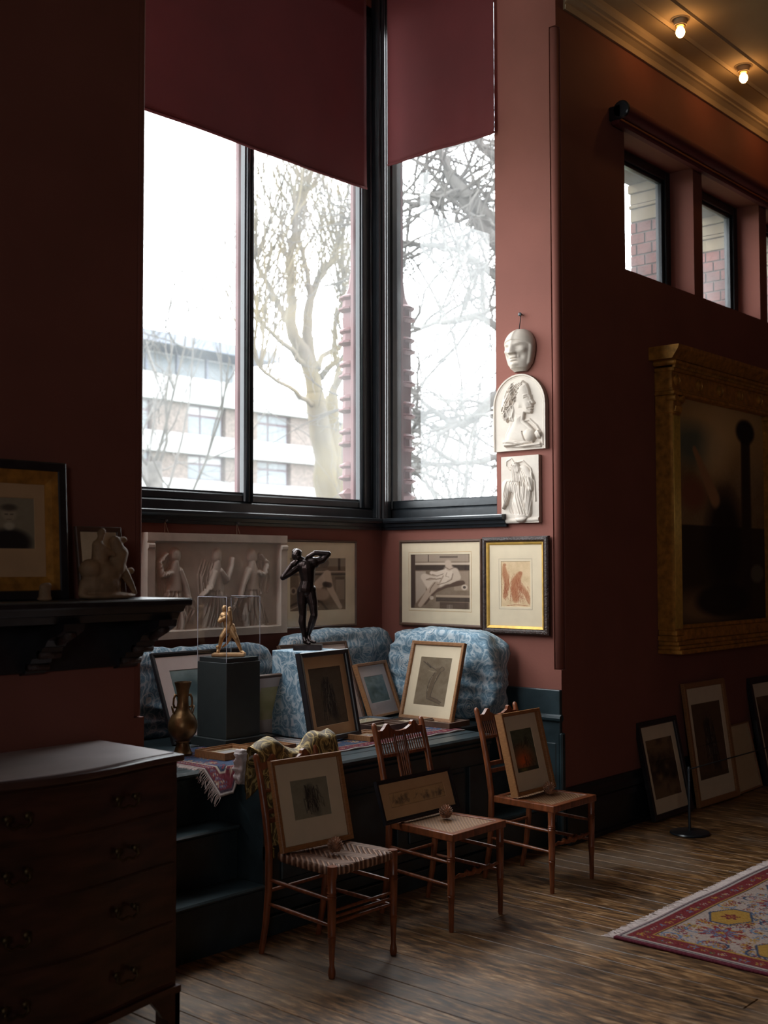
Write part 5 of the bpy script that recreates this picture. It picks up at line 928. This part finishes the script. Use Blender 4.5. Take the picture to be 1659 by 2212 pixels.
R_.dome((.7, .19), (.72, .18), .04, .045, .042).dome((.86, .2), (.88, .18), .02, .024, .028).groove([(.60, .23), (.64, .12), (.74, .08)], .006, -.008).groove([(.62, .38), (.7, .39), (.83, .3), (.93, .18), (.95, .06)], .009, .010).groove([(.2, .12), (.45, .10), (.6, .05), (.9, .07)], .012, .014).groove([(.22, .08), (.5, .05), (.9, .04)], .012, .012)
R_.groove([(.65, .665), (.70, .675), (.73, .665)], .004, -.006).groove([(.64, .70), (.70, .712), (.745, .70)], .006, .005).groove([(.70, .53), (.765, .535)], .003, -.006).dome((.455, .65), (.46, .69), .014, .016, .04).groove([(.74, .61), (.75, .59)], .006, .004)
R_.poly([(.66, .86), (.58, .91), (.44, .9), (.34, .87), (.26, .78), (.2, .7), (.17, .6), (.2, .44), (.27, .37), (.33, .46), (.4, .56), (.44, .62), (.47, .7), (.5, .75), (.62, .82)], .031, .04)
for i in range(34):
    f = i/33; x0, y0 = .60-.30*f, .88-.06*f; x1_, y1_ = .46-.26*f+RNG.normal()*.015, .66-.24*f+RNG.normal()*.02
    R_.groove([(x0+(x1_-x0)*k/7+.018*math.sin(k*1.9+i), y0+(y1_-y0)*k/7) for k in range(8)], .005, .004 if i % 2 else -.004)
for i in range(12):
    x0 = .2+.02*i; R_.groove([(x0+.012*math.sin(k*1.7+i), .58-.03*k-.004*i*(k > 2)) for k in range(6)], .006, .006)
R_.groove([(.39, .88), (.4, .75), (.42, .66)], .012, .014); R_.build('relief_slab', PLAST, t, .028, mk)
t = cast('draped_relief', 'small white plaster relief of a stooping draped figure', 4.228, 1.914); aw, ah = .278, .413; R_ = Rel(180, 266, aw, ah)
R_.chain([(.38, .82), (.45, .66), (.55, .48)], [.03, .045, .055], .024).chain([(.5, .5), (.35, .56), (.16, .56), (.12, .3)], [.05, .045, .04, .02], .026).chain([(.55, .48), (.5, .3), (.55, .12)], [.05, .055, .05], .026, 0, .4).chain([(.6, .74), (.74, .66), (.8, .5)], [.05, .04, .02], .02).chain([(.4, .84), (.46, .78)], [.03, .03], .028).chain([(.12, .3), (.08, .24)], [.016, .012], .024).chain([(.68, .45), (.72, .15)], [.04, .03], .02)
R_.cloth([((.2, .62), (.55, .6)), ((.12, .4), (.6, .4)), ((.25, .15), (.72, .12))], 15, .0045, -.0042).cloth([((.36, .86), (.6, .8)), ((.34, .7), (.72, .66)), ((.3, .6), (.82, .5))], 11, .004, -.004).cloth([((.62, .7), (.8, .66)), ((.64, .5), (.84, .45)), ((.66, .2), (.78, .12))], 7, .0045, .004).groove([(.4, .9), (.6, .92), (.8, .8), (.9, .6), (.92, .32)], .006, .008).groove([(.15, .93), (.28, .97), (.36, .9), (.25, .8), (.14, .86), (.15, .93)], .005, .006).groove([(0, .03), (1, .05)], .014, .008)
R_.build('relief_slab', PLAST, t, .03)
# ------------------------------------------------------------------ big gilt framed painting on the right wall
FX, FY = 7.06, 3.67; t = thing('gilt_framed_painting', 'large dark painting in a gilt frame with fluted columns', 'painting', (FX, WC, 1.06)); zz = lambda y: PY(1455, y, FY)[2]-1.06
pw, W_ = .125, 1.66; z_b0, z_b1, z_c0, z_c1, z_f1, z_t = zz(1362), zz(1372), zz(890), zz(850), zz(800), zz(748); D_ = FY-WC
MB().box(0, W_, D_-.03, -.002, 0, .028, .005).box(.0, W_, D_-.015, -.002, .028, .055, .008).box(.01, W_-.01, D_, -.002, .055, .085, .006).build('base_moulding', GILT, t)
MB().box(pw, W_-pw, D_+.02, -.03, .085, .16, .008).box(pw, W_-pw, D_+.035, -.03, .16, .19, .006).build('sill_moulding', GILT, t)
for x0 in (0, W_-pw):
    pl = MB().box(x0+.012, x0+pw-.008, D_+.02, -.002, .16, z_c0).build('pilaster', GILT, t); m = MB()
    MB().box(x0+.004, x0+pw, D_+.004, -.002, .085, .12, .004).box(x0+.008, x0+pw-.004, D_+.01, -.002, .12, .16, .008).build('pilaster_base', GILT, pl)
    for i in range(8): xx = x0+.02+i*.0125; m.tube([(xx, D_+.019, .17), (xx, D_+.019, z_c0-.015)], .0052, 8)
    m.build('fluting', GILT2, pl, smooth=True)
    c = MB().box(x0+.004, x0+pw, D_+.01, -.002, z_c0, z_c1, .006)
    for xx in (x0+.014, x0+pw-.01): c.tube([(xx, D_-.012, z_c1-.025), (xx, D_+.06, z_c1-.025)], .022, 14)
    for i in range(6): c.tube([(x0+.02+i*.016, D_+.004, z_c0+.01), (x0+.02+i*.016, D_-.004, z_c0+.045)], .007, 6)
    c.build('capital', GILT, pl, smooth=40)
MB().box(0, W_, D_+.0, -.002, z_c1, z_c1+.025, .004).box(.004, W_-.004, D_+.012, -.002, z_c1+.025, z_c1+.045, .004).build('architrave', GILT, t)
fr_ = MB().box(.008, W_-.008, D_+.02, -.002, z_c1+.045, z_f1).build('frieze', GILT, t)
for xx in (.075, .405, .73, 1.06, 1.40): MB().lathe([(.042, .0), (.042, -.006), (.034, -.012), (.028, -.004), (.02, -.012), (.008, -.014)], (xx, D_+.02, (z_c1+.045+z_f1)/2), 18, 1).build('rosette', GILT, fr_, smooth=40)
cn = MB().box(-.0, W_, D_, -.002, z_f1, z_f1+.03, .006).box(-.025, W_+.025, D_-.025, -.002, z_f1+.04, z_f1+.075, .01)
cn.prism([(D_-.025, z_f1+.075), (D_-.07, z_t-.025), (D_-.075, z_t), (-.002, z_t), (-.002, z_f1+.075)], 0, -.07, W_+.07); cn.build('cornice', GILT, t)
dn = MB()
for i in range(74): dn.box(.0+i*.0225, .014+i*.0225, D_-.012, D_+.01, z_f1+.022, z_f1+.042)
dn.build('dentils', GILT, t, kind='stuff')
pc = Pic(110, 150, (96, 76, 52), 8); pc.ell(.5, .08, .6, .25, (150, 120, 76), .8, soft=.6).ell(.2, .2, .25, .12, (58, 66, 60), .8, soft=.5).ell(.45, .2, .14, .22, (160, 132, 92), .7, .5, .6).ell(.18, .42, .14, .1, (96, 56, 40), .8, soft=.4).rect(0, .56, 1, 1, (34, 26, 20), .85).ell(.52, .62, .2, .3, (26, 20, 18), .9, soft=.3).limb([(.42, .44), (.3, .32), (.2, .22)], [.05, .035, .02], (120, 88, 60), .9).limb([(.78, .1), (.78, .95)], [.05, .06], (40, 30, 24), .9).ell(.78, .1, .11, .08, (30, 24, 22), 1).ell(.25, .93, .3, .1, (110, 84, 56), .7, soft=.5).ell(.5, .9, .3, .1, (28, 22, 20), .9).ell(.9, .78, .08, .06, (84, 80, 66), .7)
pc.im = np.clip(pc.im*1.45, 0, 255); pic_mesh('canvas', W_-2*pw+.02, z_c1-.18, pc, t, pw-.01, .185, D_+.06)
# pictures leaning against the skirting
def leaner(name, label, bl, br, tl, fw, d, fm, mount, mm, pic, w=None):
    m_, w_, h_ = lean_px(bl, br, tl, .004); return framed(name, label, 'framed picture', m_, w or w_, h_, fw, d, fm, PLAIN, mount, mm, pic)
leaner('leaning_framed_photograph', 'black framed sepia photograph leaning nearest the skirting corner', (1408, 1776), (1491, 1748), (1368, 1563), .035, .03, DKF, (.05, .05, .09, .09), MATW, scene_pic(60, 100, (140, 110, 76), (60, 46, 34), (130, 104, 74), 14, (30, 24, 20)))
leaner('leaning_framed_drawing', 'tall oak framed brown drawing leaning against the right wall', (1505, 1746), (1593, 1718), (1469, 1478), .04, .024, OAK, (.05, .05, .11, .13), MATW, drapery(60, 120, (92, 70, 48)))
leaner('leaning_pale_sheet', 'small thin framed blank sheet leaning beside the tall oak frame', (1595, 1716), (1643, 1698), (1563, 1570), .012, .016, OAK, None, None, Pic(30, 50, (196, 172, 134), 4))
leaner('leaning_black_frame', 'large black framed picture leaning at the right picture edge', (1651, 1697), (1745, 1668), (1608, 1466), .05, .035, DKF, (.05, .05, .10, .1), MATW, scene_pic(60, 100, (120, 96, 66), (66, 50, 36), (90, 70, 50), 8, (34, 26, 22)))
# rope barrier
P = PZ(1490, 1801, 0); t = thing('rope_stanchion', 'low black rope barrier post with a round base', 'stanchion', (P[0], P[1], 0)); MB().lathe([(.118, 0), (.122, .006), (.118, .014), (.04, .02), (.02, .022)], n=32).build('base', BLK, t, smooth=40); MB().lathe([(.0085, .02), (.0085, .405), (.006, .41), (.002, .412)], n=14).build('post', BLK, t, smooth=40); MB().tube([(-.008, 0, .392), (-.02, 0, .395), (-.022, 0, .383)], .0025, 6).build('hook', BLK, t)
tag(MB().tube([(P[0]+.008, P[1], .393), (7.6, 3.395, .388), (8.9, 3.395, .392)], .0042, 8).build('barrier_rope', ROPE, smooth=True), 'thin dark cord strung from the rope barrier post', 'rope')
# ceiling lamps
def lamp(label, x, y):
    t = thing('ceiling_lamp', label, 'ceiling lamp', (x, y, ZC), 0, 'bare bulbs along the ceiling edge'); MB().lathe([(.06, -.006), (.064, -.002), (.064, 0)], n=24).lathe([(.03, -.045), (.04, -.042), (.042, -.006)], n=24).build('rose', CREAM, t, smooth=40); MB().lathe([(.022, -.055), (.034, -.05), (.034, -.044), (.02, -.04)], n=20).build('collar', BRASS, t, smooth=40)
    e = bpy.data.materials.get('bulb_glow')
    if e is None:
        e = bpy.data.materials.new('bulb_glow'); e.use_nodes = True; nt = e.node_tree; nt.nodes.remove(nt.nodes['Principled BSDF']); em = nt.nodes.new('ShaderNodeEmission'); em.inputs[0].default_value = (1, .5, .17, 1); em.inputs[1].default_value = 34; nt.links.new(em.outputs[0], nt.nodes['Material Output'].inputs[0])
    MB().lathe([(.002, -.122), (.014, -.118), (.025, -.105), (.03, -.088), (.026, -.07), (.016, -.055)], n=20).build('bulb', e, t, smooth=True)
for i, lb in enumerate(('glowing ceiling bulb nearest the window bay', 'glowing ceiling bulb right of the first one', 'glowing ceiling bulb further along past the picture edge')): lamp(lb, 6.83+.955*i, 3.47)
# ------------------------------------------------------------------ outdoors
GZ = -3.6
struct(MB().box(-40, 160, WA+.6, 160, GZ-.5, GZ).build('ground', GRASS), 'winter lawn below the window', 'ground')
YB = 54.; bz_ = lambda y: PY(450, y, YB)[2]
bx = lambda px_: PY(px_, 950, YB)[0]
t = thing('apartment_building', 'long white banded apartment block behind the bare trees', 'building', (bx(450), YB, GZ)); ox, oy = bx(450), YB
def bb(name, x0, x1, y0, y1, z0, z1, m_, par=None, c=0.): return MB().box(x0-ox, x1-ox, y0-oy, y1-oy, z0-GZ, z1-GZ, c).build(name, m_, par or t)
XL, XR = bx(120), bx(900); zr = [bz_(v) for v in (742, 765, 828, 878, 944, 985, 1040, 1082)]
bb('core', XL, XR, YB+.4, YB+12, GZ, zr[3], WHITEW)
zlev = [(zr[3], zr[2])]
bb('white_band', XL, XR, YB-.5, YB+.5, zr[3], zr[2]+.1, WHITEW); bb('white_band', XL, XR, YB-.5, YB+.5, zr[5], zr[4], WHITEW); bb('white_band', XL, XR, YB-.5, YB+.5, zr[7]-.4, zr[6], WHITEW); bb('white_band', XL, XR, YB-.5, YB+.5, 1.4, 2.6, WHITEW)
xr2 = bx(560); bb('penthouse_wall', XL, xr2-.6, YB+1.6, YB+10, zr[2], zr[1], WHITEW)
bb('roof_slab', XL, xr2+.8, YB-.9, YB+11, zr[1], zr[0], ROOFM)
x = XL
while x < xr2-2.2: p_ = bb('penthouse_window', x+.15, x+2.2, YB+1.5, YB+1.6, zr[2]+.1, zr[1]-.1, PANEG); bb('frame_post', x, x+.15, YB+1.42, YB+1.6, zr[2], zr[1], ROOFM, t); x += 2.3
for (z1, z0) in ((zr[3], zr[4]), (zr[5], zr[6]), (zr[7]-.4, 2.6)):
    x = XL+.8; i = 0
    while x < XR-5:
        bb('stone_panel', x, x+2.6, YB-.05, YB+.45, z0, z1, PEBBLE)
        w_ = bb('window', x+2.65, x+5.4, YB+.2, YB+.45, z0, z1, WFRAME)
        for a, b in ((2.78, 3.6), (3.72, 5.28)):
            bb('pane', x+a, x+b, YB+.16, YB+.21, z0+.12, z0+(z1-z0)*.62, PANEG, w_); bb('pane', x+a, x+b, YB+.16, YB+.21, z0+(z1-z0)*.7, z1-.1, WHITEW if i % 2 else PANEG, w_)
        x += 5.5; i += 1
# trees: traced limbs plus grown twigs
class Tree:
    def __init__(s, name, label, base, mat_, seed): s.r = np.random.default_rng(seed); s.t = thing(name, label, 'tree', base, 0); s.b = np.array(base, float); s.tr = MB(); s.tw = MB(); s.m = mat_; s.n = 0
    def limb(s, pts, r0, r1, thick=True):
        P = [np.array(p, float)-s.b for p in pts]; Q = [P[0]]
        for a, b in zip(P, P[1:]):
            for k in (1, 2, 3): Q.append(a+(b-a)*k/3+(s.r.normal(size=3)*.02*np.linalg.norm(b-a) if k < 3 else 0))
        rs = np.linspace(r0, r1, len(Q)); (s.tr if thick else s.tw).tube(Q, list(rs), 7 if thick else 4); return [q+s.b for q in Q], rs
    def grow(s, p, d, L, r, depth, up_=.25, spread=.5, kids=3):
        d = np.array(d, float); d /= np.linalg.norm(d); n_ = 4; pts = [np.array(p, float)]; cur = d.copy()
        for k in range(n_): cur = cur+s.r.normal(size=3)*.16; cur[2] += up_*.25; cur /= np.linalg.norm(cur); pts.append(pts[-1]+cur*L/n_)
        s.tw.tube([q-s.b for q in pts], list(np.linspace(r, r*.45, n_+1)), 5 if r > .02 else 3, False); s.n += 1
        if depth > 0:
            for j in range(kids+(s.r.random() < .4)):
                k = 1+int(s.r.random()*n_); nd = cur+s.r.normal(size=3)*spread; nd[2] += up_*.5; s.grow(pts[k], nd, L*(.5+.3*s.r.random()), r*.55, depth-1, up_, spread, kids)
    def done(s):
        s.tr.build('trunk_and_limbs', s.m, s.t, smooth=True); s.tw.build('twigs', s.m, s.t, smooth=True, kind='stuff')
YT = 19.
def c7(x, y, dy=0.): return PY(300+x/3.19, 660+y/3.19, YT+dy)
def c6(x, y, dy=0.): return PY(300+x/3.19, 200+y/3.19, YT+dy)
b0 = c7(1330, 1330); base = (b0[0], YT, GZ)
T = Tree('plane_tree', 'bare lichen yellowed plane tree outside the left bay window', base, BARK, 3)
sd = .62
L_ = [([base, c7(1310, 1330), c7(1255, 900), c7(1215, 600)], .55, .36), ([c7(1215, 620), c7(1200, 500), c7(1175, 430), c7(1130, 300), c7(1065, 210), c7(1045, 110), c7(1060, 0), c6(1052, 1400), c6(1040, 1170), c6(1060, 1020), c6(1085, 850), c6(1150, 700)], .34, .07),
      ([c7(1215, 560), c7(1190, 400), c7(1160, 200), c7(1175, 0), c6(1182, 1430), c6(1232, 1290), c6(1330, 1170), c6(1380, 1060)], .26, .09), ([c6(1182, 1430), c6(1160, 1230), c6(1108, 1030), c6(1060, 960)], .12, .07), ([c7(1150, 410), c7(1000, 265, -.5), c7(900, 170, -.8), c7(810, 80, -1)], .12, .05), ([c7(1195, 690), c7(1080, 590, -.8), c7(900, 480, -1.2), c7(830, 425, -1.4)], .1, .05), ([c6(1050, 1640), c6(920, 1380, .6), c6(830, 1220, 1), c6(800, 1150, 1)], .13, .06),
      ([base, c7(1345, 1250, .6), c7(1335, 900, .8), c7(1330, 620, .8)], .4, .26), ([c7(1330, 640, .8), c7(1345, 570, .8), c7(1405, 470, .6), c7(1480, 435, .4)], .2, .12), ([c7(1330, 620, .8), c7(1380, 430, 1), c7(1345, 320, 1), c7(1350, 150, 1), c7(1395, 0, 1), c6(1410, 1400, 1), c6(1400, 1250, 1)], .13, .06), ([c7(1250, 500), c7(1330, 410, -.5), c7(1480, 335, -.8)], .14, .08), ([c7(1235, 440), c7(1260, 350, .4), c7(1380, 300, .6), c7(1480, 175, .8)], .13, .07), ([base, c7(1390, 1100, 1.2), c7(1440, 850, 1.6), c7(1500, 700, 1.8)], .4, .25)]
for pts, r0, r1 in L_:
    Q, rs = T.limb(pts, r0*sd, r1*sd)
    if len(pts) > 4 or r1 < .1:
        for q, rr in list(zip(Q, rs))[len(Q)//2:]:
            if T.r.random() < .8:
                for j in range(2): T.grow(q, (T.r.normal()*.5, T.r.normal()*.5, .9), 1.3+1.0*T.r.random(), .024, 3, .5, .32, 2)
    if r1 < .1:
        for j in range(6): T.grow(Q[-1], (T.r.normal()*.4, T.r.normal()*.4, 1), 1.8+T.r.random(), .028, 3, .5, .3, 2)
T.done()
def c8(x, y, d=0.):
    px_, py_ = 740+x/2.405, 240+y/2.405; return PX(px_, py_, 14.+d)
bs = PX(1230, 1300, 16.); base = (bs[0], bs[1], GZ)
T = Tree('spreading_tree', 'bare dark branched tree filling the narrow right bay window', base, BARK2, 8)
top = PX(1215, 600, 16.); T.limb([base, (base[0], base[1], 1.), top], .3, .22)
for pts, r0, r1 in (([top, c8(900, 720, 1.5), c8(760, 560), c8(640, 440), c8(560, 350), c8(540, 260), c8(480, 180), c8(380, 130)], .16, .03), ([top, c8(880, 760, 1), c8(750, 640), c8(650, 490), c8(600, 430), c8(480, 440), c8(390, 490), c8(290, 455)], .15, .025), ([top, c8(860, 900, 1), c8(760, 830), c8(640, 740), c8(480, 700), c8(280, 690)], .09, .02), ([top, c8(900, 300, 1), c8(720, 180), c8(660, 60), c8(640, -60)], .1, .04), ([PX(1228, 900, 16.), c8(870, 1150), c8(690, 1060), c8(480, 1100), c8(270, 1180)], .08, .02), ([PX(1229, 1000, 16.), c8(860, 1420), c8(700, 1580), c8(630, 1622), c8(560, 1620), c8(480, 1560), c8(380, 1580), c8(260, 1550)], .1, .025), ([PX(1230, 1200, 16.), c8(800, 1800), c8(600, 1830), c8(400, 1850), c8(270, 1900)], .06, .02)):
    Q, rs = T.limb(pts, r0, r1)
    for q in Q[5:]:
        for j in range(2): T.grow(q, (T.r.normal()*.8, T.r.normal()*.8, T.r.normal()*.7+.1), .8+.9*T.r.random(), .03, 3, .08, .55, 2)
T.done()
def wild(label, px_, dist, h, mat_, seed, n_=14, sp=.7):
    d = ray(px_, 1200); d = d/np.hypot(d[0], d[1]); b = (d[0]*dist, d[1]*dist, GZ); T = Tree('bare_tree', label, b, mat_, seed); top = np.array(b)+(0, 0, h*.45); T.limb([b, top], h*.022, h*.015)
    for j in range(n_): T.grow(top+(0, 0, -h*.15*T.r.random()), (T.r.normal()*sp, T.r.normal()*sp, .8), h*(.25+.2*T.r.random()), h*.0032, 3, .3, .5, 3)
    T.done()
wild('distant bare tree left of the mullion in the bay window', 330, 42, 20, BARK2, 21, 9, .45); wild('far bare tree behind the narrow right bay window', 985, 34, 15, BARK2, 22, 16); wild('bare tree seen low through the narrow right bay window', 1040, 24, 10, BARK2, 23, 14, 1.)
def bush(label, px_, dist, h, seed):
    d = ray(px_, 1200); d = d/np.hypot(d[0], d[1]); b = (d[0]*dist, d[1]*dist, GZ); t = thing('evergreen_shrub', label, 'shrub', b); r_ = np.random.default_rng(seed); m = MB()
    for k in range(1500):
        a = r_.normal(size=3); a /= np.linalg.norm(a); rr = r_.random()**.4; c = np.array((a[0]*h*.5*rr, a[1]*h*.5*rr, h*.55+a[2]*h*.45*rr)); v1 = r_.normal(size=3)*.14; v2 = r_.normal(size=3)*.14; m.add([c, c+v1, c+v1+v2, c+v2], [(0, 1, 2, 3)])
    m.build('leaves', BUSH, t, kind='stuff'); MB().tube([(0, 0, 0), (0, 0, h*.6)], .12, 8).build('stem', BARK2, t)
bush('evergreen shrub low behind the right bay window glass', 900, 28, 6.6, 4); bush('evergreen shrub at the foot of the plane tree', 640, 30, 4.8, 5); bush('darker evergreen shrub near the wall of the side window', 1010, 22, 5.6, 6)
